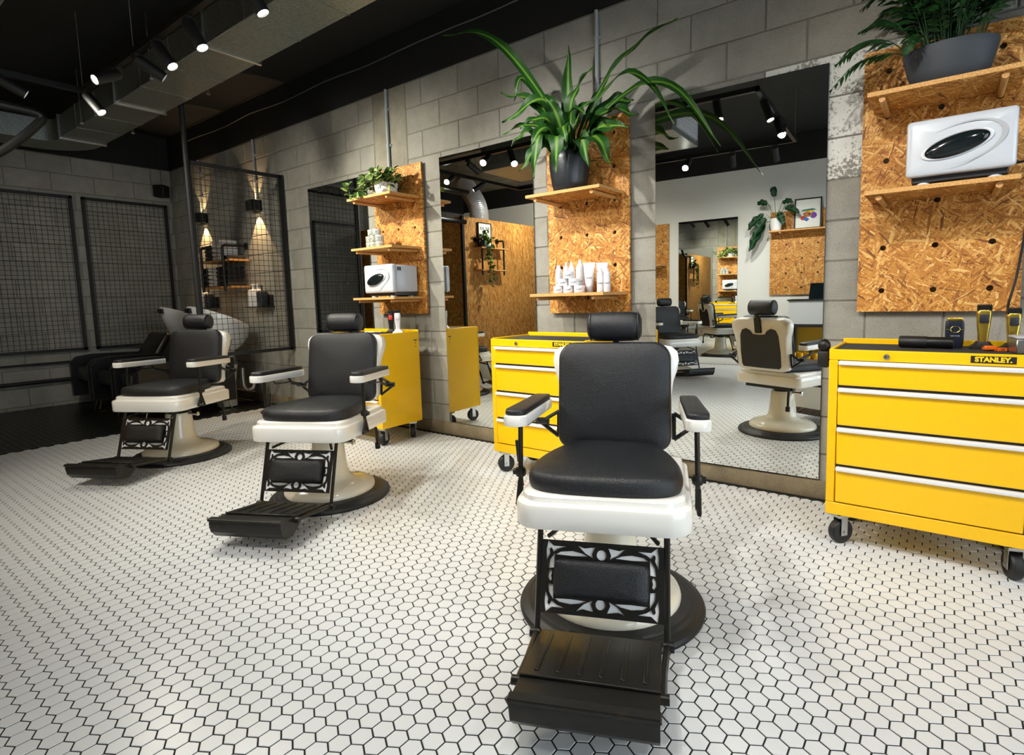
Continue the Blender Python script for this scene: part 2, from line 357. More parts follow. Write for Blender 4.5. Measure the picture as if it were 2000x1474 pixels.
# floor with hexagonal tiles
bm = B(); box(bm, XL-.15, XR+.15, YF-.15, YB+.15, -.12, -.0016); floor = struct(finish(bm, 'floor', 'grout', smooth=False))
PITCH = .054; RH = (PITCH-.0040)/math.sqrt(3)
def hex_verts(): 
    o = [(math.cos(R(30+60*k)), math.sin(R(30+60*k))) for k in range(6)]
    return [(a*RH, b*RH, -.0016) for a, b in o]+[(a*(RH-.0011), b*(RH-.0011), 0.0) for a, b in o]
HF = [tuple(range(6, 12))]+[(k, (k+1) % 6, 6+(k+1) % 6, 6+k) for k in range(6)]
HV = hex_verts()
def tile_centres(x0, x1, y0, y1):
    out = []; k0 = int((y0+1.7942)/(PITCH*.8660254))-2; k1 = int((y1+1.7942)/(PITCH*.8660254))+2
    for k in range(k0, k1+1):
        y = -1.7942+k*PITCH*.8660254
        if not y0+.02 < y < y1-.02: continue
        i0 = int((x0+.5378)/PITCH)-2
        x = -.5378+i0*PITCH+(PITCH/2 if k % 2 else 0)
        while x < x1-.02:
            if x > x0+.02: out.append((x, y))
            x += PITCH
    return out
white = tile_centres(XD, XR, YF, YB)
def key(c):
    p = project((c[0], c[1], 0))
    if p[2] < .2 or not (10 < p[0] < 1990 and 10 < p[1] < 1464): return 1e9
    return p[2]
white.sort(key=key)
tme = bpy.data.meshes.new('hex_tile'); tme.from_pydata(HV, [], HF); tme.materials.append(M['tile'])
for x, y in white[:300]:
    share('hex_tile', tme, floor, (x, y, random.uniform(-.0003, .0003)), (random.uniform(-.004, .004), random.uniform(-.004, .004), 0))
def tile_field(name, cs, mat):
    V = []; F = []
    for x, y in cs:
        b0 = len(V); dz = random.uniform(-.0003, .0003); ax = random.uniform(-.006, .006); ay = random.uniform(-.006, .006)
        V += [(x+a, y+b, c+dz+a*ax+b*ay if c == 0 else c) for a, b, c in HV]; F += [tuple(b0+i for i in f) for f in HF]
    me = bpy.data.meshes.new(name); me.from_pydata(V, [], F); o = obj(name, me, mat, floor, smooth=False); o['kind'] = 'stuff'; return o
tile_field('hex_tile_field', white[300:], 'tile')
tile_field('dark_tile_field', tile_centres(XL, XD, -2.9, YB), 'tile_dark')

# block walls
BW, BH, J = .4, .2, .007
block_cache = {}
def block_mesh(w, h, painted):
    k = (round(w, 3), round(h, 3), painted)
    if k not in block_cache:
        bm = B(); c = .004
        o = [(-w/2, .02, -h/2), (w/2, .02, -h/2), (w/2, .02, h/2), (-w/2, .02, h/2)]
        a = [bm.verts.new(p) for p in o]; b = [bm.verts.new((x, .004, z)) for x, _, z in o]
        d = [bm.verts.new((x-math.copysign(c, x), 0, z-math.copysign(c, z))) for x, _, z in o]
        for r0, r1 in ((a, b), (b, d)):
            for i in range(4): bm.faces.new((r0[i], r0[(i+1) % 4], r1[(i+1) % 4], r1[i]))
        bm.faces.new(d); bmesh.ops.recalc_face_normals(bm, faces=bm.faces[:])
        me = bpy.data.meshes.new('block'); bm.to_mesh(me); bm.free(); me.materials.append(M['block_painted' if painted else 'block']); block_cache[k] = me
    return block_cache[k]
MIRRORS = [(-5.055, -4.150), (-3.236, -2.332), (-1.418, -.514)]
MZ0, MZ1 = .108, 2.200
COLUMN = (-4.02, -3.60)
bm = B(); box(bm, XL-.2, XR+.2, .0035, .25, 0, ZW); wall_back = struct(finish(bm, 'wall_back', 'mortar', smooth=False))
def lay_blocks(parent, u0, u1, place, skip):
    n = 0
    for k in range(15):
        z0 = .04+(k-1)*BH if k else -.16; z1 = z0+BH
        z0 = max(z0, .001); z1 = min(z1, ZW)
        if z1-z0 < .02: continue
        u = -3.42+(0 if (k % 2) == 0 else .2)
        u -= math.ceil((u-u0)/BW)*BW+BW
        while u < u1:
            a = max(u, u0); b = min(u+BW, u1)
            if b-a > .03 and not skip(a, b, z0, z1):
                place((a+b)/2, (z0+z1)/2, b-a-J, z1-z0-J, a, b, z0, z1); n += 1
            u += BW
    return n
def skip_back(a, b, z0, z1):
    for m0, m1 in MIRRORS:
        if a > m0+.01 and b < m1-.01 and z0 > MZ0 and z1 < MZ1-.02: return True
    return a > COLUMN[0]-.05 and b < COLUMN[1]+.05
def place_back(uc, zc, w, h, a, b, z0, z1):
    a2, b2 = a, b
    if z1 < 2.25:
        if abs(b+.42) < .01: b2 = -.33
        if abs(a+.42) < .01: a2 = -.33
    if b > COLUMN[0] and a < COLUMN[0]: b2 = COLUMN[0]
    if a < COLUMN[1] and b > COLUMN[1]: a2 = COLUMN[1]
    if a >= COLUMN[0] and b <= COLUMN[1]: return
    if b2-a2 < .03: return
    pm = (a < -.36 and b > -.52 and 1.62 < zc < 2.2)
    share('block', block_mesh(b2-a2-J, h, pm), wall_back, ((a2+b2)/2, random.uniform(-.002, .001), zc))
nb = lay_blocks(wall_back, XL, 1.10, place_back, skip_back)
bm = B(); box(bm, COLUMN[0]+.006, COLUMN[1]-.006, 0.0, .02, 0, ZW, .004); c = finish(bm, 'concrete_pier', 'column', wall_back)
bm = B(); box(bm, XL, XR, -.012, .03, 0, .10, .006)
kb = struct(finish(bm, 'trim_1', 'kerb'), 'rough concrete kerb along the foot of the block wall')
bm = B(); box(bm, XL-.2, XL-.0035, YF, YB+.2, 0, ZW); wall_left = struct(finish(bm, 'wall_left', 'mortar', smooth=False))
def place_left(uc, zc, w, h, a, b, z0, z1):
    share('block', block_mesh(w, h, False), wall_left, (XL+random.uniform(-.001, .002), uc, zc), (0, 0, R(90)))
lay_blocks(wall_left, -3.0, 0.0, place_left, lambda *a: False)
# painted black upper walls, ceiling, white wall, right wall with a window added for daylight
bm = B(); box(bm, XL-.2, XR+.2, -.01, .25, ZW, ZC+.1); struct(finish(bm, 'wall_upper_back', 'black_paint', smooth=False))
bm = B(); box(bm, XL-.2, XL+.01, YF, -.01, ZW, ZC+.1); struct(finish(bm, 'wall_upper_left', 'black_paint', smooth=False))
bm = B(); box(bm, XL-.2, XR+.2, YF-.2, YF, 0, ZW+.02); struct(finish(bm, 'wall_front', 'plaster', smooth=False), 'white plastered wall facing the mirrors')
bm = B(); box(bm, XL-.2, XR+.2, YF-.2, YF+.01, ZW+.02, ZC+.1); struct(finish(bm, 'wall_upper_front', 'black_paint', smooth=False))
bm = B(); box(bm, XL-.2, XR+.2, YF-.2, .25, ZC, ZC+.12); struct(finish(bm, 'ceiling', 'ceiling_paint', smooth=False))
bm = B(); box(bm, XL, -4.3, YF+.012, -3.05, ZC-.03, ZC-.001); struct(finish(bm, 'ceiling_panel', 'column', smooth=False), 'bare concrete ceiling bay over the chipboard room')
bm = B()
for a, b, z0, z1 in ((YF, -4.9, 0, ZC), (-.6, .25, 0, ZC), (-4.9, -.6, 2.55, ZC), (-4.9, -.6, 0, .12)): box(bm, XR, XR+.2, a, b, z0, z1)
struct(finish(bm, 'wall_right', 'plaster', smooth=False), 'white wall around the added, unseen daylight window')
wn = bpy.data.objects.new('added_window_1', None); COL.objects.link(wn); struct(wn, 'black framed window added out of view to let in daylight')  # unseen window, added so soft sky light enters from the right
for i in range(4):
    y0 = -4.9+i*1.075; bm = B()
    for a, b, z0, z1 in ((y0, y0+.05, .12, 2.55), (y0+1.025, y0+1.075, .12, 2.55), (y0, y0+1.075, .12, .18), (y0, y0+1.075, 2.49, 2.55)): box(bm, XR+.05, XR+.11, a, b, z0, z1)
    finish(bm, 'added_window_frame', 'iron_matte', wn, smooth=False)
    bm = B(); box(bm, XR+.075, XR+.081, y0+.05, y0+1.025, .18, 2.49); finish(bm, 'pane', 'clear_pane', wn, smooth=False)

# OSB clad room in the corner, seen in the mirrors
KX, KY, KH = -5.75, -2.89, 2.30
bm = B(); box(bm, XL+.01, KX, YF+.005, KY, 0, KH); kiosk = finish(bm, 'panelled_box_room', ['osb_side', 'osb'], smooth=False)
for p in kiosk.data.polygons:
    if abs(p.normal.y) > .7: p.material_index = 1
struct(kiosk, 'tall box room clad in chipboard with black corner trim')
bm = B(); box(bm, KX-.03, KX+.012, KY-.03, KY+.012, 0, KH+.01); finish(bm, 'corner_trim', 'iron_matte', kiosk, smooth=False)
bm = B(); box(bm, KX, KX+.012, YF+.01, KY-.03, 0, .10); finish(bm, 'skirting', 'plaster', kiosk, smooth=False)

# ------------------------------------------------------------------ mirrors
def mirror(x0, x1, label, y=0.0, rz=0.0, rot180=False):
    t = thing('wall_mirror', label, 'mirror', ((x0+x1)/2, y, MZ0), rz, 'tall frameless wall mirrors')
    w = (x1-x0)/2; h = MZ1-MZ0; bm = B(); box(bm, -w, w, -.0049, -.001, 0, h); finish(bm, 'backing', 'mirror_edge', t, smooth=False)
    bm = B(); box(bm, -w+.0015, w-.0015, -.0058, -.0050, .0015, h-.0015); finish(bm, 'mirror_glass', 'mirror_glass', t, smooth=False)
    return t
mirror(*MIRRORS[0], 'tall frameless mirror beside the wire screen, behind the yellow cabinet with clippers', -.004)
mirror(*MIRRORS[1], 'tall frameless mirror reflecting a chipboard clad wall and a yellow cabinet side', -.004)
mirror(*MIRRORS[2], 'tall frameless mirror behind the front barber chair reflecting its back', -.020, .028)
mirror(-3.14, -2.245, 'tall mirror on the white wall, seen only inside the reflection', YF+.002, R(180))

# ------------------------------------------------------------------ ceiling services
def duct(name, label, x0, x1, y0, y1, z0, z1, seams, elbow=None):
    t = thing(name, label, 'duct', ((x0+x1)/2, (y0+y1)/2, z0)); ox, oy, oz = t.location
    xs = [x0]+seams+[x1]
    for a, b in zip(xs, xs[1:]):
        bm = B(); box(bm, a-ox+.001, b-ox-.001, y0-oy, y1-oy, 0, z1-z0, .004, 1)
        n = max(1, round((b-a)/.55))
        for k in range(1, n):
            x = a-ox+(b-a)*k/n; box(bm, x-.002, x+.002, y0-oy-.0025, y1-oy+.0025, -.0025, z1-z0+.002)
        finish(bm, 'duct_section', 'galvanised', t, smooth=False)
    for s in seams:
        bm = B(); box(bm, s-ox-.012, s-ox+.012, y0-oy-.016, y1-oy+.016, -.016, z1-z0+.012, .002, 1); finish(bm, 'flange', 'zinc', t, smooth=False)
    return t, Vector((ox, oy, oz))
D1, o = duct('ventilation_duct', 'galvanised rectangular air duct running below the black ceiling along the track lights', -7.25, 1.2, -1.36, -1.0, 2.79, 3.0, [-7.12, -5.6, -3.97, -2.4, -.8])
bm = B(); c = Vector((-7.35, -1.36, 2.79))-o; rings = []
for k in range(7):
    a = math.pi/2*k/6; r0, r1 = .10, .51
    cx, cy = -7.25-o.x, -1.46-o.y
    rings.append([(cx-math.sin(a)*r0, cy+math.cos(a)*r0, 0), (cx-math.sin(a)*r1, cy+math.cos(a)*(r1-.05), 0), (cx-math.sin(a)*r1, cy+math.cos(a)*(r1-.05), .21), (cx-math.sin(a)*r0, cy+math.cos(a)*r0, .21)])
rings.append([(x, y-1.35, z) for x, y, z in rings[-1]])
loft(bm, rings); finish(bm, 'elbow', 'galvanised', D1, angle=50)
for yy in (-1.9, -2.5):
    bm = B(); box(bm, -7.775-o.x, -7.335-o.x, yy-.012-o.y, yy+.012-o.y, -.014, .224); finish(bm, 'flange', 'zinc', D1, smooth=False)
for x, y in ((-6.4, -1.38), (-4.8, -1.38), (-3.2, -1.38), (-6.4, -.98), (-4.8, -.98)):
    bm = B(); cyl(bm, (x-o.x, y-o.y, -.02), (x-o.x, y-o.y, .46), .004, seg=6); box(bm, x-o.x-.012, x-o.x+.012, y-o.y-.012, y-o.y+.012, -.02, -.006); finish(bm, 'hanger_rod', 'zinc', D1)
D2, o = duct('supply_duct', 'wide galvanised duct with louvred grille at its end, seen reflected in the mirrors', -4.85, -2.12, -3.15, -2.33, 2.70, 3.0, [-3.5])
bm = B(); box(bm, -2.12-o.x, -2.105-o.x, -3.07-o.y, -2.41-o.y, .05, .27)
finish(bm, 'grille_frame', 'plastic_grey', D2, smooth=False)
for k in range(8):
    bm = B(); box(bm, -.004, .012, -.30, .30, -.002, .002, M4=Matrix.Translation((-2.10-o.x, -2.74-o.y, .07+k*.026)) @ Matrix.Rotation(R(35), 4, 'Y')); finish(bm, 'louvre', 'alu', D2, smooth=False)
bm = B(); pts = [(-6.9, -4.2, 3.1), (-6.75, -4.15, 2.95), (-6.55, -4.1, 2.72), (-6.45, -4.05, 2.5), (-6.42, -4.0, 2.36)]
sp_ = spline(pts, 14); tube(bm, sp_, [.15+.012*(i % 2) for i in range(len(sp_))], 16)
tag(finish(bm, 'flexible_duct', 'foil'), 'crumpled silver flexible duct over the chipboard box room', 'duct')

# lighting track loop
TZ = 2.70; TX0, TX1, TY0, TY1 = -5.19, -1.20, -3.55, -1.69
trk = thing('lighting_track', 'black rectangular lighting track hung from the ceiling', 'light track', ((TX0+TX1)/2, (TY0+TY1)/2, TZ)); o = trk.location
for a, b, c, d in ((TX0, TX1, TY1, TY1), (TX0, TX1, TY0, TY0), (TX0, TX0, TY0, TY1), (TX1, TX1, TY0, TY1)):
    bm = B(); box(bm, a-o.x-.018, b-o.x+.018, c-o.y-.018, d-o.y+.018, -.02, .02, .002, 1); finish(bm, 'track_rail', 'iron', trk, smooth=False)
for x, y in ((TX0, TY1), (-3.2, TY1), (TX1, TY1), (TX0, TY0), (TX1, TY0), (-3.2, TY0), (TX0, -2.6), (-4.2, TY1)):
    bm = B(); cyl(bm, (x-o.x, y-o.y, .02), (x-o.x, y-o.y, ZC-TZ), .0025, seg=6); finish(bm, 'suspension_wire', 'cable', trk)
trk2 = thing('lighting_track', 'straight black lighting track added out of view over the right hand end of the shop', 'light track', (.9, -2.1, TZ))  # out of view, added to carry lamps for the front chair
bm = B(); box(bm, -1.5, 1.5, -.018, .018, -.02, .02, .002, 1); finish(bm, 'track_rail', 'iron', trk2, smooth=False)
for x in (-1.4, 1.4):
    bm = B(); cyl(bm, (x, 0, .02), (x, 0, ZC-TZ), .0025, seg=6); finish(bm, 'suspension_wire', 'cable', trk2)
def spot(label, pivot, lens, lit=True, power=1.0, cone=64, length=.17):
    p = Vector(pivot); d = (Vector(lens)-p).normalized(); q = p+d*length
    t = thing('track_spotlight', label, 'spotlight', p, 0, 'cylindrical spotlights on the ceiling tracks')
    bm = B(); box(bm, -.03, .03, -.016, .016, TZ-.045-p.z, TZ-.019-p.z); cyl(bm, (0, 0, TZ-.04-p.z), d*.03, .007, seg=8); finish(bm, 'track_adaptor', 'iron_matte', t)
    bm = B(); u, w = frame_axes(d); seg = 20; rings = []
    for r, h in ((.0, .0), (.031, .0), (.033, .004), (.033, length), (.029, length), (.027, length-.012)):
        rings.append([tuple(d*h+(u*math.cos(2*math.pi*k/seg)+w*math.sin(2*math.pi*k/seg))*max(r, .0005)) for k in range(seg)])
    loft(bm, rings, cap0=True, cap1=False); finish(bm, 'lamp_body', 'iron_matte', t, angle=30)
    bm = B(); e = d*(length-.010); vs = [bm.verts.new(e+(u*math.cos(2*math.pi*k/seg)+w*math.sin(2*math.pi*k/seg))*.0275) for k in range(seg)]; bm.faces.new(vs); finish(bm, 'lens', 'lamp_lens' if lit else 'glass_dark', t, smooth=False)
    if lit:
        L = bpy.data.lights.new('spot_lamp', 'SPOT'); L.energy = SPOT_W*power; L.color = SPOT_COL if p.x > -2.6 else SPOT_WARM; L.spot_size = R(cone); L.spot_blend = 1.0; L.shadow_soft_size = .032
        lo = bpy.data.objects.new('spot_lamp', L); COL.objects.link(lo); lo.parent = t; lo.location = d*(length+.004); lo.rotation_euler = d.to_track_quat('-Z', 'Y').to_euler()
    return t
N1 = TY1
# (label, pivot, direction, power, cone)
SPOTS = (
 ('lit spotlight half cut off by the top edge of the picture', (-2.80, N1, 2.66), (.06, .06, -.16), .6, 120),
 ('brightest lit spotlight aimed down, next to the top edge one', (-3.43, N1, 2.66), (.075, .04, -.155), .75, 120),
 ('lit spotlight third from the top of the picture', (-3.86, N1, 2.66), (.09, .05, -.145), .85, 120),
 ('dark spotlight in the middle of the row whose lens faces away', (-4.17, N1, 2.66), (.045, .15, -.10), 2.3, 90),
 ('spotlight swung nearly level, its small lens facing the camera', (-4.48, N1, 2.64), (.03, -.16, -.09), .35, 84),
 ('lit spotlight at the corner of the track, lowest of the row', (-5.13, N1, 2.66), (.09, .06, -.14), 1.0, 120),
 ('black spotlight at the left edge of the picture on the cross rail', (TX0, -2.17, 2.66), (.03, .15, -.085), 1.0, 90),
 ('spotlight turned to the middle peg board, seen in the mirror', (-2.38, N1, 2.66), (.035, .15, -.10), 1.5, 84),
 ('lit spotlight near the track corner, reflected at the left of the front mirror', (-1.52, N1, 2.66), (.04, .05, -.16), .45, 110),
 ('lit spotlight just past the track corner, reflected in the front mirror', (TX1, -1.95, 2.66), (.06, .03, -.16), .45, 110),
 ('lit spotlight half way along the short rail, reflected in the front mirror', (TX1, -2.50, 2.66), (.05, .05, -.16), .45, 110),
 ('glaring spotlight at the end of the short rail, reflected in the front mirror', (TX1, -2.80, 2.66), (.02, .14, -.10), 1.1, 84),
 ('lit spotlight over the desk on the far rail', (-1.40, TY0, 2.66), (0, -.12, -.12), 1.3, 96),
 ('spotlight over the far rail beside the glaring one', (-1.85, TY0, 2.66), (-.02, -.13, -.12), 1.1, 96),
 ('glaring spotlight on the far rail above the facing chairs', (-2.35, TY0, 2.66), (0, .14, -.11), 1.5, 84),
 ('added fill spotlight on the far rail over the far mirror', (-3.3, TY0, 2.66), (-.02, -.12, -.12), 1.1, 100),  # unseen lamp, added to lift the white wall
 ('added fill spotlight on the far rail beside the chipboard room', (-4.4, TY0, 2.66), (-.14, -.02, -.09), 1.5, 96),  # unseen lamp, added to brighten the chipboard face
 ('added fill spotlight on the far rail over the middle of the floor', (-3.85, TY0, 2.66), (0, .13, -.12), 1.6, 96),  # unseen lamp, added as frontal light on the chairs
 ('added fill spotlight turned to the white wall above the chipboard room', (-4.85, TY0, 2.66), (-.11, -.13, -.03), 1.2, 90),  # unseen lamp, added because the white wall was too dark
 ('added fill spotlight on the cross rail aimed at the wash area', (TX0, -2.75, 2.66), (-.10, .12, -.10), .8, 100),  # unseen lamp, added to brighten the wash area
 ('spotlight over the right hand yellow cabinet turned to its peg board', (-.58, -2.1, 2.66), (.045, .15, -.10), .85, 84),
 ('second, added fill spotlight on the right hand track', (.45, -2.1, 2.66), (-.03, .10, -.13), .45, 100),  # out of view, added fill for the right hand end
 ('added fill spotlight on the right hand track aimed at the floor by the front chair', (-.30, -2.1, 2.66), (-.05, -.06, -.15), .4, 110),  # out of view, added to light the floor and front chair
 ('added fill spotlight at the far right of the right hand track', (1.3, -2.1, 2.66), (-.05, .05, -.15), .7, 110))  # out of view, added as extra fill from the right
for lab, p, d, pw, cone in SPOTS:
    spot(lab, p, tuple(a+b for a, b in zip(p, d)), True, pw, cone)
# pipes, cables and conduits
bm = B(); tube(bm, spline([(-5.62, -2.9, 2.62), (-5.6, -2.2, 2.60), (-5.6, -1.92, 2.59), (-5.6, -1.85, 2.56), (-5.6, -1.88, 2.5), (-5.6, -2.02, 2.34), (-5.6, -2.16, 2.22), (-5.6, -2.3, 2.19), (-5.6, -2.8, 2.19)], 5), .032, 10)
tag(finish(bm, 'black_pipe', 'iron'), 'bent thick black pipe at the upper left edge of the picture', 'pipe')
bm = B(); pts = [(x, -.035-.01*math.sin(x*5), 3.09-.012*abs(math.sin(x*2.1))) for x in [-7.6+.2*i for i in range(45)]]; tube(bm, pts, .0045, 6)
tag(finish(bm, 'ceiling_cable', 'cable'), 'thin grey cable run along the black band above the wall', 'cable')
def conduit(x, z0, z1, label):
    bm = B(); cyl(bm, (0, 0, 0), (0, 0, z1-z0), .0125, seg=12); t = thing('conduit', label, 'conduit', (x, -.016, z0), 0, 'grey conduits on the block wall')
    finish(bm, 'pipe', 'conduit', t)
    for k in (.3, .75):
        bm = B(); lathe(bm, [(.0126, -.012), (.0155, -.012), (.0155, .012), (.0126, .012)], 12, (0, 0, (z1-z0)*k)); box(bm, -.03, .03, .006, .014, (z1-z0)*k-.009, (z1-z0)*k+.009); finish(bm, 'saddle_clip', 'conduit', t)
conduit(-3.82, 2.20, 2.84, 'grey conduit dropping to the board with the trailing plant')
conduit(-1.812, 2.20, 2.84, 'grey conduit behind the striped dracaena')
conduit(-6.015, 2.22, 2.84, 'conduit feeding the right hand up and down wall lamp')
conduit(-7.315, 2.22, 2.84, 'conduit feeding the left hand up and down wall lamp')

# ------------------------------------------------------------------ barber chairs
def ornate_panel():
    W2, H = .188, .214
    def st(x, y):
        s = (x-430)/1440; t = (y-(95+.0764*(x-430)))/(850+.035*(x-430)); return (-W2+s*2*W2, H*(1-t))
    quad = [[(512, 125), (575, 182), (708, 192), (620, 216), (575, 245), (548, 200), (530, 218), (537, 262), (502, 338), (497, 220)],
            [(630, 280), (680, 252), (800, 247), (900, 272), (965, 306), (800, 300)],
            [(882, 187), (950, 217), (1062, 207), (1032, 280), (1046, 322), (960, 270)],
            [(588, 275), (584, 428), (528, 432), (538, 350)]]
    bean = [(545, 455), (568, 480), (556, 530), (566, 570), (545, 592), (520, 545), (525, 480)]
    holes = []
    for p in quad:
        q = [st(*a) for a in p]; mx_ = sum(a for a, b in q)/len(q); my_ = sum(b for a, b in q)/len(q); q = [(mx_+(a-mx_)*1.14, my_+(b-my_)*1.14) for a, b in q]
        for fx in (1, -1):
            for fy in (0, 1): holes.append([(fx*a, H-b if fy else b) for a, b in q])
    for fx in (1, -1): holes.append([(fx*a, b) for a, b in [st(*a) for a in bean]])
    for cy in (.036, H-.036): holes.append(circle(0, cy, .0152, 18))
    outer = [(-W2, 0), (W2, 0), (W2, H), (-W2, H)]
    return poly_mesh(outer, holes, .004, 'ornate_panel')
def dirmat(o, xa, ya, za):
    return Matrix(((xa.x, ya.x, za.x, o[0]), (xa.y, ya.y, za.y, o[1]), (xa.z, ya.z, za.z, o[2]), (0, 0, 0, 1)))
def make_chair(label):
    t = thing('barber_chair', label, 'barber chair', (0, 0, 0), 0, 'vintage barber chairs')
    # base
    bm = B(); lathe(bm, [(.0, .0), (.326, .0), (.328, .010), (.322, .020), (.312, .024), (.306, .030), (.298, .033), (.286, .034), (.280, .040), (.25, .042), (.0, .042)], 56); finish(bm, 'floor_ring', 'rubber', t, angle=35)
    bm = B(); lathe(bm, [(.245, .042), (.246, .052), (.240, .066), (.222, .080), (.18, .094), (.135, .106), (.112, .122), (.102, .15), (.096, .20), (.089, .26), (.084, .315), (.080, .325), (.0, .325)], 48); finish(bm, 'pedestal', 'shell_cream', t, angle=50)
    bm = B(); lathe(bm, [(.066, .32), (.070, .335), (.070, .375), (.060, .385)], 32); box(bm, -.16, .17, -.13, .13, .368, .388, .006); box(bm, -.19, -.15, -.20, .20, .36, .388, .004); finish(bm, 'underframe', 'iron', t)
    # seat apron
    poly = [(x+.045, y) for x, y in rrect(.54, .545, [.075, .04, .04, .075], 7)]
    def sc(pl, d):
        cx = sum(p[0] for p in pl)/len(pl); out = []
        for x, y in pl:
            m = math.hypot(x-cx, y); out.append((cx+(x-cx)*(m+d)/m, y*(m+d)/m))
        return out
    bm = B(); rings = []
    for d, z in ((-.02, .388), (-.004, .390), (0, .395), (.0, .455), (-.004, .463), (-.018, .467), (-.024, .472), (-.026, .486), (-.034, .492), (-.05, .493)): rings.append([(x, y, z) for x, y in sc(poly, d)])
    loft(bm, rings); finish(bm, 'seat_base', 'shell', t, angle=40)
    # seat cushion
    sh_ = [(.288, 0), (.285, .10), (.272, .175), (.245, .220), (.20, .243), (.13, .246), (.05, .236), (-.04, .212), (-.12, .178), (-.175, .145), (-.195, .10), (-.20, 0)]
    sp = sh_+[(x, -y) for x, y in sh_[-2:0:-1]]
    P_ = spline([(x, y, 0) for x, y in sp]+[(sp[0][0], sp[0][1], 0)], 3)[:-1]; sp = [(v.x, v.y) for v in P_]
    bm = B(); cushion(bm, sp, .070, .022, Matrix.Translation((0, 0, .480)), crown=.016, n=7); finish(bm, 'seat', 'leather', t, angle=60)
    # backrest
    lean = math.atan2(.058, .365); up = Vector((-math.sin(lean), 0, math.cos(lean))); ny = Vector((0, 1, 0)); nf = Vector((math.cos(lean), 0, math.sin(lean)))
    BM = dirmat((-.212, 0, .527), ny, up, nf)     # local: x across, y up the back, z forward
    bm = B(); cushion(bm, [(x, y+.187) for x, y in rrect(.430, .412, [.066, .066, .05, .05], 8)], .050, .016, BM, crown=.014); finish(bm, 'backrest', 'leather', t, angle=60)
    half = [(0, -.02), (.16, -.02), (.198, -.008), (.216, .03), (.217, .12), (.218, .20), (.224, .245), (.238, .285), (.245, .325), (.240, .358), (.218, .378), (.17, .386), (.09, .388), (0, .388)]
    sh = half+[(-x, y) for x, y in half[-2:0:-1]]
    bm = B(); rings = []
    for d, z in ((-.03, -.062), (-.010, -.058), (-.002, -.044), (0, -.02), (-.002, .004), (-.012, .012)):
        cy = .19; rings.append([BM @ Vector((x*(1+d/.22), cy+(y-cy)*(1+d/.2), z)) for x, y in sh])
    loft(bm, rings); shell = finish(bm, 'back_shell', 'shell', t, angle=45)
    hb = [(0, .01), (.15, .012), (.163, .03), (.166, .13), (.158, .26), (.14, .30), (.105, .312), (.072, .295), (.052, .268), (.0, .262)]
    pl = hb+[(-x, y) for x, y in hb[-2:0:-1]]
    me = poly_mesh(pl, [], .008, 'back_panel'); me.transform(BM @ Matrix.Translation((0, 0, -.064))); obj('back_panel', me, 'back_black', shell, smooth=False)
    bm = B(); box(bm, -.026, .026, .278, .395, -.075, -.060, .002, 1, M4=BM); box(bm, -.012, .012, .37, .43, -.076, -.062, .002, 1, M4=BM); finish(bm, 'headrest_bracket', 'iron', t)
    for s in (-1, 1):
        bm = B(); tri = [(s*.225, .02), (s*.225, .12), (s*.30, .075)]
        for a, b in ((0, 1), (1, 2), (2, 0)):
            pa = BM @ Vector((tri[a][0], tri[a][1], -.03)); pb = BM @ Vector((tri[b][0], tri[b][1], -.03)); tube(bm, [pa, pb], .008, 6)
        cyl(bm, (-.235, s*.262, .605), (-.235, s*.315, .605), .014, seg=10); finish(bm, 'arm_bracket', 'iron', t)
    # headrest
    bm = B(); prof = [(0.0, -.106), (.030, -.105), (.046, -.099), (.054, -.087), (.057, -.065), (.058, 0), (.057, .065), (.054, .087), (.046, .099), (.030, .105), (0, .106)]
    lathe(bm, prof, 28, (-.275, 0, .978), 'y', sx=.92, sy=1.0); hd = finish(bm, 'headrest', 'leather', t, angle=60)
    for s in (-1, 1):
        bm = B(); n = 28; tube(bm, [(-.275+.0505*math.cos(2*math.pi*k/n), s*.091, .978+.0545*math.sin(2*math.pi*k/n)) for k in range(n+1)], .0022, 5); finish(bm, 'seam_piping', 'leather', hd)
    # arms
    for s in (-1, 1):
        ap = [(x-.005, y*(.92+.35*(x+.2)) ) for x, y in rrect(.405, .076, [.03, .022, .022, .03], 5)]
        bm = B(); rings = []
        for d, z in ((-.008, .672), (-.001, .675), (0, .680), (0, .706), (-.003, .710), (-.012, .711)): rings.append([((x+.005)*(1+d/.19)-.005, s*(.283+.045*x)+y*(1+d/.037), z+(x+.005)*.03) for x, y in ap])
        loft(bm, rings); arm = finish(bm, 'armrest', 'shell', t, angle=40)
        pp = [(x-.005, y*(.92+.35*(x+.2))) for x, y in rrect(.395, .066, [.028, .02, .02, .028], 5)]
        XF = Matrix.Translation((0, s*.283, .709)) @ Matrix.Rotation(-.03, 4, 'Y') @ Matrix.Rotation(s*.045, 4, 'Z'); bm = B(); cushion(bm, pp, .020, .007, XF, crown=.004); finish(bm, 'arm_pad', 'leather', arm, angle=60)
        bm = B(); tube(bm, [(.108, s*.290, .676), (.114, s*.293, .50), (.118, s*.293, .41)], .0085, 8); lathe(bm, [(0, -.016), (.016, -.014), (.020, 0), (.016, .014), (0, .016)], 12, (.114, s*.293, .505)); cyl(bm, (.114, s*.275, .505), (.114, s*.318, .505), .011, seg=10)
        finish(bm, 'arm_post', 'worn_metal', t)
        bm = B(); tri = [(.116, .475), (.088, .398), (.152, .405)]
        for a, b in ((0, 1), (1, 2), (2, 0)): tube(bm, [(tri[a][0], s*.296, tri[a][1]), (tri[b][0], s*.296, tri[b][1])], .0075, 6)
        finish(bm, 'arm_hinge', 'iron', t)
        bm = B(); tube(bm, [(.04, s*.287, .668), (.02, s*.287, .648), (-.12, s*.285, .640), (-.22, s*.27, .612)], .004, 6); tube(bm, [(-.10, s*.287, .672), (-.13, s*.285, .63), (-.225, s*.272, .605)], .008, 6); finish(bm, 'arm_link', 'iron', t)
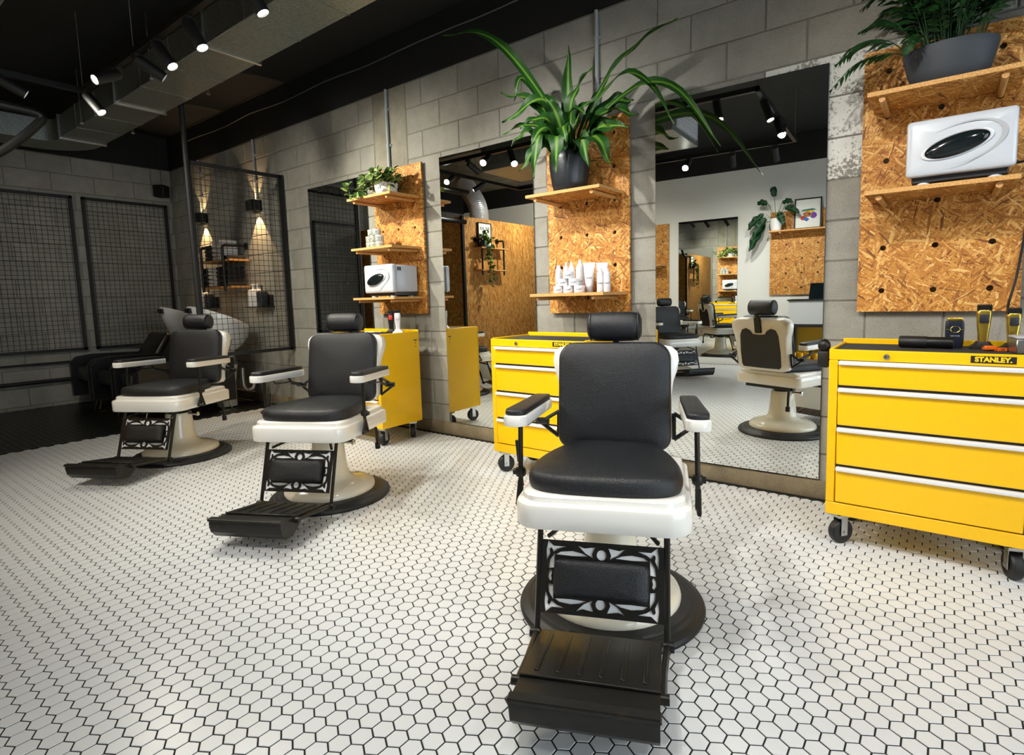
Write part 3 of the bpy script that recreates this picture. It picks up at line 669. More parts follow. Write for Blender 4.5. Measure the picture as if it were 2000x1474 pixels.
    # recline lever and pump lever
    bm = B(); tube(bm, [(.07, -.30, .44), (.065, -.305, .50), (.058, -.31, .555)], .006, 8); tube(bm, [(.062, -.307, .525), (.055, -.312, .60)], [.011, .014], 10); finish(bm, 'recline_lever', 'iron', t)
    bm = B(); tube(bm, [(-.20, .18, .39), (-.225, .19, .33), (-.23, .19, .24)], .009, 8); tube(bm, [(-.23, .19, .25), (-.232, .19, .215)], .016, 10); finish(bm, 'pump_lever', 'iron', t)
    bm = B(); cyl(bm, (0, .08, .315), (0, .15, .315), .010, seg=10); lathe(bm, [(0, -.012), (.015, -.008), (.017, 0), (.015, .008), (0, .012)], 12, (0, .155, .315), 'y'); finish(bm, 'pedestal_knob', 'chrome', t)
    # footrest
    for s in (-1, 1):
        bm = B(); d = Vector((.341-.246, 0, .069-.379)); tube(bm, [(.243, s*.196, .395), (.341, s*.196, .066)], .0095, 6); cyl(bm, (.341, s*.185, .072), (.341, s*.216, .072), .016, seg=10); finish(bm, 'footrest_bar', 'worn_metal', t)
        bm = B(); tube(bm, [(.255, s*.17, .345), (.12, s*.08, .385)], .007, 6); finish(bm, 'brace', 'iron', t)
        bm = B(); tube(bm, [(.345, s*.196, .075), (.50, s*.186, .098), (.615, s*.184, .112)], .010, 6); cyl(bm, (.615, s*.176, .112), (.615, s*.20, .112), .013, seg=10); finish(bm, 'footplate_arm', 'worn_metal', t)
    pu = Vector((.261-.334, 0, .340-.139)).normalized(); pn = Vector((pu.z, 0, -pu.x)); PM = dirmat((.336, 0, .137), ny, pu, pn)
    me = ornate_me.copy(); me.transform(PM); pan = obj('ornate_panel', me, 'worn_metal', t, smooth=False)
    bm = B(); box(bm, -.184, .184, .004, .210, -.0055, -.0031, M4=PM); finish(bm, 'backing_plate', 'backing_white', pan, smooth=False)
    bm = B(); cushion(bm, [(x, y+.107) for x, y in rrect(.288, .108, .018, 5)], .034, .008, PM, crown=.006); finish(bm, 'calf_pad', 'leather', pan, angle=60)
    fu = Vector((.27, 0, .045)).normalized(); fn = Vector((-fu.z, 0, fu.x)); FM = dirmat((.345, 0, .086), fu, ny, fn)
    bm = B(); box(bm, 0, .275, -.180, .180, -.006, .002, .002, 1, M4=FM)
    for k in range(6):
        y = -.14+k*.056; box(bm, .03, .25, y-.0055, y+.0055, 0, .006, .0025, 1, M4=FM)
    finish(bm, 'footplate', 'worn_metal', t)
    prof = [(.580, .088), (.585, .121), (.70, .135), (.722, .138), (.726, .120), (.718, .082), (.69, .052), (.64, .046), (.60, .070)]
    bm = B(); rings = [[(x*1.0 if True else x, s, z) for x, z in prof] for s in (-.178, .178)]; loft(bm, rings)
    box(bm, .700, .732, -.182, .182, .134, .148, .003, 1)
    finish(bm, 'footplate_lip', 'worn_metal', t, angle=30)
    return t
ornate_me = ornate_panel()
def put(t, x, y, deg, dz=0): t.location = (x, y, dz); t.rotation_euler = (0, 0, R(deg)); return t
proto = put(make_chair('large black and white barber chair nearest the camera, facing it'), -.938, -1.494, -66.5)
def another(label, x, y, deg):
    c = copy_tree(proto); c['label'] = label; return put(c, x, y, deg)
another('black and white barber chair second from the camera, in front of the yellow cabinet side', -2.81, -1.395, -63.1)
another('black and white barber chair farthest left, next to the black floor and basins', -4.536, -1.501, -61.9)
another('barber chair seen only in the front mirror, in side view by the white wall', -2.80, -4.30, 42)
another('barber chair seen only deep in the mirrors, beside the chipboard room', -4.75, -4.15, 20)

# ------------------------------------------------------------------ chipboard boards with shelves
def board(x0, label, w=.605, z0=.988, h=1.205, flip=False, cols=3, y=-.017, mat='osb', yw=0.0):
    holes = [circle(.1+.201*i, .1+.2005*k, .0125, 18) for i in range(cols) for k in range(6)]
    me = poly_mesh([(0, 0), (w, 0), (w, h), (0, h)], holes, .018, 'peg_board'); me.transform(Matrix.Rotation(R(90), 4, 'X'))
    t = thing('peg_board', label, 'peg board', (x0, yw+(y-.009)*(-1 if flip else 1), z0), R(180) if flip else 0, 'chipboard peg boards')
    obj('panel', me, mat, t, smooth=False)
    bm = B()
    for a in (.05, w-.05):
        for b in (.15, h-.15): box(bm, a-.02, a+.02, .009, .022, b-.02, b+.02)
    finish(bm, 'spacer', 'pine', t, smooth=False); return t
def shelf(x0, x1, ztop, dx, label, ywall=-.035, depth=.30, flip=1):
    t = thing('shelf', label, 'shelf', ((x0+x1)/2, ywall, ztop), 0 if flip == 1 else R(180), 'chipboard shelves on dowels'); w = (x1-x0)/2
    bm = B(); box(bm, -w, w, -depth, -.002, -.018, 0); sb = finish(bm, 'shelf_board', ['osb_flat', 'osb_edge'], t, smooth=False)
    for p_ in sb.data.polygons:
        if abs(p_.normal.z) < .5: p_.material_index = 1
    for d in dx:
        bm = B(); cyl(bm, (d-(x0+x1)/2, .012, -.0305), (d-(x0+x1)/2, -depth+.02, -.0305), .012, seg=14); finish(bm, 'dowel', 'pine', t)
    return t
board(-4.02, 'chipboard peg board farthest left, with three shelves and a trailing plant')
board(-2.194, 'middle chipboard peg board behind the striped dracaena')
board(-.363, 'chipboard peg board at the right edge, under the palm planter')
shelf(-3.985, -3.445, 1.932, (-3.92, -3.515), 'top shelf of the left board holding the trailing plant')
shelf(-3.965, -3.455, 1.531, (-3.92, -3.515), 'second shelf of the left board holding stacked tins')
shelf(-3.975, -3.455, 1.131, (-3.92, -3.515), 'lowest shelf of the left board holding a white towel warmer')
shelf(-2.155, -1.625, 1.732, (-2.095, -1.69), 'upper shelf of the middle board holding the dracaena')
shelf(-2.14, -1.61, 1.120, (-2.095, -1.69), 'lower shelf of the middle board holding white hair products')
shelf(-.315, .20, 1.925, (-.263, .138), 'upper shelf of the right board holding the slate planter')
shelf(-.315, .20, 1.518, (-.263, .138), 'lower shelf of the right board holding a white towel warmer')

# towel warmers
def warmer(x, y, z, label, w=.352):
    t = thing('towel_warmer', label, 'towel warmer', (x, y, z), 0, 'white towel warmers'); h = .222; z0 = .034
    bm = B(); box(bm, -w/2+.012, w/2-.012, -.235, -.01, z0+.004, z0+h-.006, .010, 3); body = finish(bm, 'cabinet', 'warmer_white', t)
    me = text_mesh('\u25A0\u25A0', .02); 
    bm = B(); box(bm, w/2-.0125, w/2-.0112, -.215, -.20, z0+h-.05, z0+h-.022); box(bm, w/2-.0125, w/2-.0112, -.195, -.18, z0+h-.05, z0+h-.022); finish(bm, 'switch', 'print_black', body, smooth=False)
    bm = B(); poly = rrect(w, h, .014, 5); rings = []
    for d, yy in ((-.002, -.238), (0, -.244), (0, -.268), (-.006, -.276), (-.02, -.279)): rings.append([(px*(1+d/.17), yy-.010*(1-(2*px/w)**2) if yy < -.26 else yy, z0+h/2+pz*(1+d/.11)) for px, pz in poly])
    loft(bm, rings, cap1=False)
    top = rings[-1]; cx = 0; prev = top
    for k in (.8, .6, .4, .2):
        ring = [(p[0]*k, -.279-.010*(1-(2*p[0]*k/w)**2)-.002, z0+h/2+(p[2]-z0-h/2)*k) for p in top]
        loft(bm, [prev, ring], cap0=False, cap1=False); prev = ring
    bm.faces.new([bm.verts.new(p) for p in prev]); bmesh.ops.remove_doubles(bm, verts=bm.verts[:], dist=1e-5)
    door = finish(bm, 'door', 'warmer_white', t, angle=50)
    A = Matrix.Translation((-.01, -.293, z0+h*.47)) @ Matrix.Rotation(R(-14), 4, 'Y')
    bm = B(); n = 40; rings = []
    for s, yy in ((1.0, .004), (1.0, -.001), (.95, -.003), (.90, -.001)): rings.append([A @ Vector((.118*s*math.cos(2*math.pi*k/n), yy, .044*s*math.sin(2*math.pi*k/n))) for k in range(n)])
    loft(bm, rings, cap0=False); finish(bm, 'window_ring', 'plastic_white', door, angle=60)
    bm = B(); rings = []
    for s, yy in ((.9, .0), (.88, -.008), (.7, -.015), (.4, -.019), (.1, -.020)): rings.append([A @ Vector((.118*s*math.cos(2*math.pi*k/n), yy, .044*s*math.sin(2*math.pi*k/n))) for k in range(n)])
    loft(bm, rings); finish(bm, 'window', 'glass_dark', door, angle=70)
    bm = B(); m2 = 28; rg = []
    for k in range(m2+1):
        a = R(-115+230*k/m2); wdt = .014*math.cos((k/m2-.5)*math.pi)+.0012
        c0 = A @ Vector((.010+.150*math.cos(a), .0, .078*math.sin(a))); c1 = A @ Vector((.010+(.150-wdt)*math.cos(a), .0, (.078-wdt*.5)*math.sin(a)))
        for c in (c0, c1): c.y = -.291-.011*(1-(2*c.x/w)**2)+.0085
        rg.append((c0, c1))
    for (a0, a1), (b0, b1) in zip(rg, rg[1:]): bm.faces.new([bm.verts.new(v) for v in (a0, b0, b1, a1)])
    finish(bm, 'swoosh_trim', 'plastic_grey', door, smooth=False)
    bm = B(); box(bm, -w/2+.02, w/2-.02, -.245, -.02, .010, z0+.006, .004, 1); finish(bm, 'base_tray', 'plastic_dark', t)
    for a in (-w/2+.06, w/2-.06):
        for b in (-.225, -.05):
            bm = B(); lathe(bm, [(0, 0), (.024, 0), (.025, .006), (.020, .012), (0, .012)], 16, (a, b, 0)); finish(bm, 'foot', 'plastic_white', t)
    return t
warmer(.008, -.055, 1.5185, 'white towel warmer with dark oval window on the right board')
warmer(-3.655, -.045, 1.1315, 'white towel warmer with dark oval window on the left board')
bm = B(); tube(bm, spline([(.20, -.09, 1.60), (.235, -.10, 1.58), (.245, -.07, 1.40), (.225, -.06, 1.15), (.20, -.10, 1.02), (.195, -.20, .97)], 8), .005, 7); tag(finish(bm, 'power_cord', 'cable_black'), 'black power cord hanging beside the right board', 'cable')

# ------------------------------------------------------------------ yellow tool cabinets
stanley_me = text_mesh('STANLEY.', .0245, .0005, .0012)
def caster(t, x, y, swivel):
    c = bpy.data.objects.new('caster', None); COL.objects.link(c); c.parent = t; c.location = (x, y, 0); c.rotation_euler = (0, 0, swivel)
    bm = B(); lathe(bm, [(0, -.017), (.032, -.017), (.034, -.019), (.047, -.019), (.052, -.012), (.052, .012), (.047, .019), (.034, .019), (.032, .017), (0, .017)], 28, (0, 0, .052), 'y'); finish(bm, 'wheel', 'rubber', c, angle=30)
    bm = B()
    for s in (-1, 1): box(bm, -.016, .016, s*.0225-.0015, s*.0225+.0015, .036, .118, .001, 1)
    box(bm, -.022, .022, -.024, .024, .114, .120); box(bm, -.042, .042, -.035, .035, .122, .134); lathe(bm, [(0, .118), (.026, .118), (.026, .124), (0, .124)], 16); finish(bm, 'fork', 'zinc', c)
    bm = B(); cyl(bm, (0, -.030, .052), (0, .030, .052), .007, seg=8); finish(bm, 'axle_bolt', 'zinc', c)
def cabinet(x0, label, wdt=.685):
    t = thing('tool_cabinet', label, 'tool cabinet', (x0+wdt/2, -.36, 0), 0, 'yellow rolling tool cabinets'); w = wdt/2
    y0, y1, zb, zt = -.20, .20, .135, .85      # local, front = y0
    bm = B(); box(bm, -w+.0005, w-.0005, y0+.0145, y1-.0005, zb, zt-.0225, .004, 1); body = finish(bm, 'carcass', 'yellow', t)
    bm = B()
    for a, b, c, d, e, f in ((-w, w, y0, y0+.014, zt-.045, zt), (-w, w, y1-.012, y1, zt-.045, zt+.018), (-w, -w+.012, y0+.0145, y1-.0125, zt-.045, zt+.004), (w-.012, w, y0+.0145, y1-.0125, zt-.045, zt+.004), (-w, -w+.034, y0, y0+.014, zb+.0555, zt-.0455), (w-.034, w, y0, y0+.014, zb+.0555, zt-.0455), (-w, w, y0, y0+.014, zb, zb+.055)): box(bm, a, b, c, d, e, f, .003, 1)
    finish(bm, 'front_frame', 'yellow', t)
    bm = B(); box(bm, -w+.012, w-.012, y0+.014, y1-.012, zt-.022, zt-.006); finish(bm, 'top_mat', 'mat_rubber', t)
    bm = B(); box(bm, -w+.032, w-.032, y0+.008, y0+.013, zb+.05, zt-.04); finish(bm, 'drawer_gap', 'print_black', t, smooth=False)
    for z0, z1 in ((.697, .806), (.527, .692), (.357, .522), (.192, .352)):
        bm = B(); box(bm, -w+.037, w-.037, y0-.004, y0+.012, z0+.003, z1-.020, .003, 1); d = finish(bm, 'drawer', 'yellow', t)
        bm = B(); box(bm, -w+.037, w-.037, y0-.017, y0+.010, z1-.020, z1-.003, .004, 2); finish(bm, 'handle_strip', 'alu', d)
    bm = B(); lathe(bm, [(0, 0), (.010, 0), (.011, -.002), (.011, -.005), (.006, -.006), (0, -.005)], 18, (-w+.205, y0-.001, zt-.024), 'y'); finish(bm, 'lock', 'chrome', t)
    bm = B(); box(bm, .128, .258, y0-.0018, y0, zt-.0345, zt-.0085); pl = finish(bm, 'name_plate', 'print_black', t, smooth=False)
    me = stanley_me.copy(); me.transform(Matrix.Translation((.193, y0-.0022, zt-.0215)) @ Matrix.Rotation(R(90), 4, 'X')); obj('lettering', me, 'print_yellow', pl, smooth=False)
    bm = B(); box(bm, w-.0005, w+.001, y1-.055, y1-.025, zt-.068, zt-.060)
    for k in (.085, .112): cyl(bm, (w-.0005, y1-.040, zt-k), (w+.001, y1-.040, zt-k), .0045, seg=10)
    finish(bm, 'side_slot', 'print_black', t, smooth=False)
    for x, y, s in ((-w+.055, y0+.05, .9), (w-.055, y0+.05, 1.9), (-w+.055, y1-.06, .3), (w-.055, y1-.06, 2.4)): caster(t, x, y, s)
    return t
cabinet(-4.075, 'yellow tool cabinet farthest left, its side towards the camera')
cabinet(-2.287, 'yellow tool cabinet behind the front barber chair')
cabinet(-.398, 'yellow tool cabinet at the right edge with clippers on top')

# ------------------------------------------------------------------ hair products on the middle shelf
brand_me = text_mesh('RE.UNITE', .0085, .0002, .0002)
def print_on(parent, x, y, z, s=1.0):
    me = brand_me.copy(); me.transform(Matrix.Translation((x, y, z)) @ Matrix.Rotation(R(90), 4, 'X') @ Matrix.Scale(s, 4)); return obj('brand_print', me, 'print_black', parent, smooth=False)
ZS = 1.1205; VW = R(28)     # shelf top; labels turned a little towards the room
def product(name, label, cat, x, y, prof_body, prof_cap, capmat='plastic_white', grp='white hair products on the middle shelf', pz=None, pr=0.0, z=ZS):
    t = thing(name, label, cat, (x, y, z), VW, grp)
    bm = B(); lathe(bm, prof_body, 24); b = finish(bm, 'bottle_body', 'plastic_white', t)
    if prof_cap: bm = B(); lathe(bm, prof_cap, 16); finish(bm, 'cap', capmat, t)
    if pz: print_on(b, 0, -pr-.0012, pz, .95)
    return t
def can(label, x, y, r, h):
    product('spray_can', label, 'spray can', x, y, [(0, 0), (r*.97, 0), (r, .004), (r, h*.74), (r*.93, h*.80), (r*.72, h*.86), (r*.5, h*.885), (0, h*.885)], [(r*.42, h*.88), (r*.42, h*.99), (r*.36, h), (0, h)], pz=h*.35, pr=r)
can('leftmost white spray can at the back of the product group', -1.993, -.13, .0215, .195)
can('middle white spray can behind the stacked tubs', -1.94, -.15, .022, .195)
can('widest and tallest white spray can behind the top tub', -1.882, -.14, .027, .205)
product('lotion_bottle', 'slim white bottle standing in front of the leftmost spray can', 'bottle', -2.0, -.21, [(0, 0), (.021, 0), (.022, .003), (.022, .115), (.0205, .12), (.0205, .122), (0, .122)], [(.0205, .122), (.0195, .150), (.012, .157), (.0115, .176), (0, .177)], pz=.065, pr=.022)
def tub(label, x, y, k):
    r = .033; product('styling_tub', label, 'tub', x, y, [(0, 0), (r*.96, 0), (r, .002), (r, .026), (r*.98, .027), (0, .027)], [(r*1.03, .0275), (r*1.04, .029), (r*1.04, .0415), (r*1.0, .043), (0, .043)], grp='white styling tubs in a pyramid', pz=.020, pr=r*1.02, z=ZS+k*.0435)
tub('left tub of the bottom row of the tub pyramid', -1.965, -.265, 0); tub('centre tub of the bottom row of the tub pyramid', -1.893, -.262, 0); tub('right tub of the bottom row of the tub pyramid', -1.818, -.257, 0)
tub('left tub of the second row of the tub pyramid', -1.932, -.262, 1); tub('right tub of the second row of the tub pyramid', -1.855, -.259, 1); tub('topmost tub of the tub pyramid', -1.895, -.260, 2)
def squeeze(label, x, y, rz):
    t = thing('squeeze_tube', label, 'tube', (x, y, ZS), rz, 'white hair products on the middle shelf'); n = 24; rings = []
    bm = B(); lathe(bm, [(0, 0), (.021, 0), (.022, .002), (.022, .034), (0, .034)], 24); finish(bm, 'cap', 'plastic_grey', t)
    bm = B()
    for h, a, b in ((.0345, .022, .022), (.05, .0255, .024), (.10, .031, .016), (.15, .035, .008), (.17, .0365, .0015), (.182, .0365, .0015)): rings.append([(a*math.cos(2*math.pi*k/n), b*math.sin(2*math.pi*k/n), h) for k in range(n)])
    loft(bm, rings); b = finish(bm, 'tube_body', 'plastic_white', t, angle=50); print_on(b, 0, -.0215, .088)
squeeze('front white squeeze tube right of the tub pyramid', -1.786, -.19, R(20)); squeeze('white squeeze tube half hidden behind the front tube', -1.738, -.115, R(35))
for x, lab in ((-1.690, 'left pump spray bottle at the right end of the product group'), (-1.644, 'rightmost pump spray bottle on the product shelf')):
    product('pump_bottle', lab, 'bottle', x, -.225, [(0, 0), (.0195, 0), (.0205, .002), (.0205, .092), (.019, .097), (0, .097)], [(.0205, .0975), (.0195, .118), (.010, .121), (.0095, .138), (.006, .140), (0, .140)], pz=.052, pr=.0205)

# tins on the left shelf
k = 0
for lab, x, y, lv in (('left tin of the bottom row', -3.885, -.2, 0), ('centre tin of the bottom row', -3.815, -.215, 0), ('right tin of the bottom row', -3.738, -.22, 0), ('left tin of the middle row', -3.885, -.2, 1), ('centre tin of the middle row', -3.815, -.215, 1), ('right tin of the middle row', -3.738, -.22, 1), ('left tin of the top row', -3.85, -.205, 2), ('right tin of the top row', -3.775, -.215, 2)):
    t = thing('pomade_tin', lab+' in the stack on the left board', 'tin', (x, y, 1.5315+lv*.0515), random.uniform(0, 6), 'stacked pomade tins')
    bm = B(); lathe(bm, [(0, 0), (.034, 0), (.035, .002), (.035, .034), (0, .034)], 24); finish(bm, 'tin_body', 'tin', t)
    bm = B(); lathe(bm, [(0, .0345), (.0365, .0345), (.0365, .049), (.034, .051), (0, .051)], 24); finish(bm, 'lid', 'tin_lid', t)

# ------------------------------------------------------------------ tools on the right cabinet
ZT = .8445
t = thing('razor_case', 'black ribbed cylindrical case lying on the right cabinet', 'case', (-.068, -.335, ZT+.0255), R(-7))
bm = B(); lathe(bm, [(0, -.098), (.023, -.098), (.025, -.095), (.025, .0), (.0245, .001)], 24, axis='x'); finish(bm, 'case_body', 'rubber', t); bm = B(); lathe(bm, [(.0235, .001), (.0235, .085), (.021, .09), (0, .09)], 24, axis='x'); finish(bm, 'case_cap', 'iron', t)
t = thing('foil_shaver', 'dark blue foil shaver standing with a gold ring', 'shaver', (.022, -.27, ZT), R(8))
bm = B(); rings = []
for h, a, b in ((0, .028, .014), (.02, .031, .016), (.085, .032, .017), (.10, .031, .017), (.112, .029, .015)): rings.append([(x, y, h) for x, y in rrect(2*a, 2*b, .008, 4)])
loft(bm, rings); body = finish(bm, 'shaver_body', 'navy', t)
bm = B(); box(bm, -.027, .027, -.012, .012, .112, .126, .005, 2); finish(bm, 'foil_head', 'gold', t)
bm = B(); n = 26; tube(bm, [(.016*math.cos(2*math.pi*i/n), -.0175, .077+.013*math.sin(2*math.pi*i/n)) for i in range(n+1)], .0012, 6); box(bm, -.0325, -.016, -.0180, -.0165, .0762, .0778); box(bm, .016, .0325, -.0180, -.0165, .0762, .0778); finish(bm, 'gold_ring', 'gold', t)
me = text_mesh('VECTOR', .0085, .0002); me.transform(Matrix.Translation((0, -.0176, .050)) @ Matrix.Rotation(R(90), 4, 'X')); obj('lettering', me, 'plastic_grey', body, smooth=False)
def clipper(name, label, x, y, rz, col, cable=False, s=1.0, z=ZT, stand='rubber', face='plastic_dark'):
    t = thing(name, label, 'clipper', (x, y, z), rz, 'hair clippers standing on charging bases')
    bm = B(); rings = []
    for h, a, b in ((0, .042, .034), (.008, .042, .034), (.018, .030, .024), (.030, .022, .018)): rings.append([(p*s, q*s, h*s) for p, q in rrect(2*a, 2*b, .012, 4)])
    loft(bm, rings); finish(bm, 'charging_base', stand, t)
    bm = B(); rings = []
    for h, a, b, o in ((.024, .017, .013, 0), (.06, .018, .015, .001), (.10, .022, .017, .002), (.135, .024, .018, .001), (.150, .023, .016, -.002), (.156, .020, .012, -.004)): rings.append([(p*s, (q+o)*s, h*s) for p, q in rrect(2*a, 2*b, .009, 4)])
    loft(bm, rings); b = finish(bm, 'handle', col, t)
    bm = B(); box(bm, -.016*s, .016*s, -.0185*s, -.0135*s, .104*s, .142*s, .004*s, 2); finish(bm, 'face_panel', face, b)
    bm = B(); box(bm, -.024*s, .024*s, -.012*s, -.002*s, .154*s, .176*s, .001, 1)
    for i in range(9): box(bm, (-.023+i*.0052)*s, (-.020+i*.0052)*s, -.011*s, -.007*s, .174*s, .181*s)
    finish(bm, 'blade', 'iron', t); return t
clipper('hair_clipper', 'tall gold clipper on a black charging base', .115, -.28, R(6), 'gold')
clipper('hair_trimmer', 'smaller gold trimmer at the far right of the cabinet top', .205, -.30, R(12), 'gold', s=.92)
t = thing('clipper_guard', 'bright orange clipper guard lying on the right cabinet', 'clipper guard', (.155, -.37, ZT), R(14))
bm = B(); box(bm, -.04, .0, -.012, .012, .004, .020, .003, 1); box(bm, -.01, .034, -.010, .010, .0, .010, .002, 1); box(bm, .0, .030, -.014, -.010, -.0, .014, .001, 1); finish(bm, 'guard_body', 'orange', t)
for i in range(6): bm = B(); box(bm, -.038+i*.007, -.036+i*.007, .010, .030, .004, .012); finish(bm, 'tooth', 'orange', t)
me = text_mesh('13', .011, .0002, .0003); me.transform(Matrix.Translation((.015, -.0145, .0065)) @ Matrix.Rotation(R(90), 4, 'X')); obj('lettering', me, 'print_black', t.children[0], smooth=False)
t = thing('metal_caddy', 'grey metal box cut off by the right edge of the picture', 'box', (.215, -.42, ZT), R(10))
bm = B(); box(bm, -.018, .04, -.05, .05, 0, .055, .003, 1); finish(bm, 'box_body', 'zinc', t); bm = B(); box(bm, -.020, .042, -.052, .052, .055, .065, .003, 1); finish(bm, 'lid', 'plastic_grey', t)
t = thing('dryer_holster', 'black hair dryer holster hooked on the left side of the right cabinet', 'holster', (-.435, -.45, .76))
bm = B(); box(bm, -.022, .022, -.03, .03, 0, .072, .006, 2); finish(bm, 'holster_body', 'rubber', t); bm = B(); box(bm, .020, .034, -.02, .02, .03, .085, .002, 1); finish(bm, 'hook', 'iron', t)
bm = B(); lathe(bm, [(0, .072), (.020, .074), (.026, .09), (.024, .108), (.012, .122), (0, .125)], 16); finish(bm, 'dryer_grip', 'iron', t)
# tools on the left cabinet
clipper('hair_clipper', 'black clipper with a red panel on a black base', -3.60, -.26, R(40), 'iron', z=ZT, face='red')
clipper('hair_trimmer', 'white trimmer on a white base', -3.505, -.27, R(45), 'plastic_white', z=ZT, stand='plastic_white', face='plastic_white', s=1.02)
for i, (x, y, a) in enumerate(((-3.80, -.30, .4), (-3.70, -.38, 1.3), (-3.90, -.26, 2.2))):
    t = thing('scissors', ['scissors lying nearest the back of the left cabinet top', 'scissors lying beside the clippers on the left cabinet', 'scissors lying at the left end of the left cabinet top'][i], 'scissors', (x, y, ZT+.001), a, 'scissors on the left cabinet')
    for s in (-1, 1):
        bm = B(); tube(bm, [(-.07, s*-.012, .004), (0, 0, .004), (.08, s*.006, .004)], [.003, .004, .001], 6); tube(bm, [(-.085+.017*math.cos(j*math.pi/6), s*-.018+.014*math.sin(j*math.pi/6), .004) for j in range(13)], .003, 6); finish(bm, 'blade', 'chrome', t)
bm = B(); lathe(bm, [(0, 0), (.028, 0), (.030, .004), (.030, .075), (.027, .08), (.026, .08), (.026, .01), (0, .01)], 20, (-3.375, -.10, .82)); 
bm.free()
t = thing('spray_bottle', 'small dark bottle among the scissors on the left cabinet', 'bottle', (-3.97, -.33, ZT)); bm = B(); lathe(bm, [(0, 0), (.022, 0), (.024, .01), (.024, .05), (.01, .06), (0, .06)], 16); finish(bm, 'bottle_body', 'plastic_dark', t); bm = B(); lathe(bm, [(.009, .06), (.011, .062), (.011, .08), (0, .08)], 12); finish(bm, 'cap', 'plastic_white', t)

# ------------------------------------------------------------------ plants
def strap_leaf(path, wmax, mat, parent, name='leaf', n=18, fold=.25, twist=0.0, wprof=None, up=Vector((.25, -.75, .6))):
    P = spline(path, max(4, n//(len(path)-1))); N = len(P)-1; bm = B(); uvl = bm.loops.layers.uv.new('UVMap'); rows = []
    for i, p in enumerate(P):
        t = i/N; d = (P[min(i+1, N)]-P[max(i-1, 0)]).normalized()
        side = d.cross(up); side = side.normalized() if side.length > 1e-3 else Vector((1, 0, 0))
        if twist: side = Matrix.Rotation(twist*t, 3, d) @ side
        nr = side.cross(d).normalized()
        w = wmax*(wprof(t) if wprof else max(.03, (min(1, .30+t*1.7))*(1-max(0, (t-.5)/.5)**1.6)))
        wav = .16*math.sin(t*19+wmax*400)*wmax
        rows.append([bm.verts.new(p+side*(w/2*k)+nr*(fold*w*abs(k)*.5+wav*abs(k))) for k in (-1, -.5, 0, .5, 1)])
    for i in range(N):
        for k in range(4):
            f = bm.faces.new((rows[i][k], rows[i][k+1], rows[i+1][k+1], rows[i+1][k]))
            for lp, (u, v) in zip(f.loops, ((k/4, i/N), ((k+1)/4, i/N), ((k+1)/4, (i+1)/N), (k/4, (i+1)/N))): lp[uvl].uv = (u, v)
    return finish(bm, name, mat, parent, angle=80)
def pot(t, prof, mat, soil_r, soil_z, sx=1.0, sy=1.0, seg=36):
    bm = B(); lathe(bm, prof, seg, sx=sx, sy=sy); finish(bm, 'pot', mat, t, angle=45)
    bm = B(); lathe(bm, [(0, soil_z+.004), (soil_r*.6, soil_z+.003), (soil_r, soil_z)], seg, sx=sx, sy=sy); finish(bm, 'soil', 'soil', t)
dr = thing('dracaena', 'large striped dracaena in a ribbed black pot on the middle board', 'potted plant', (-1.925, -.175, 1.7325)); o = Vector(dr.location)
pot(dr, [(0, 0), (.088, 0), (.096, .006), (.112, .06), (.124, .14), (.127, .20), (.125, .235), (.118, .242), (.114, .232), (.112, .20), (0, .20)], 'pot_black', .112, .205)
bm = B(); cyl(bm, (0, 0, .2), (0, -.005, .27), .024, .020, 10); finish(bm, 'trunk', 'stem', dr)
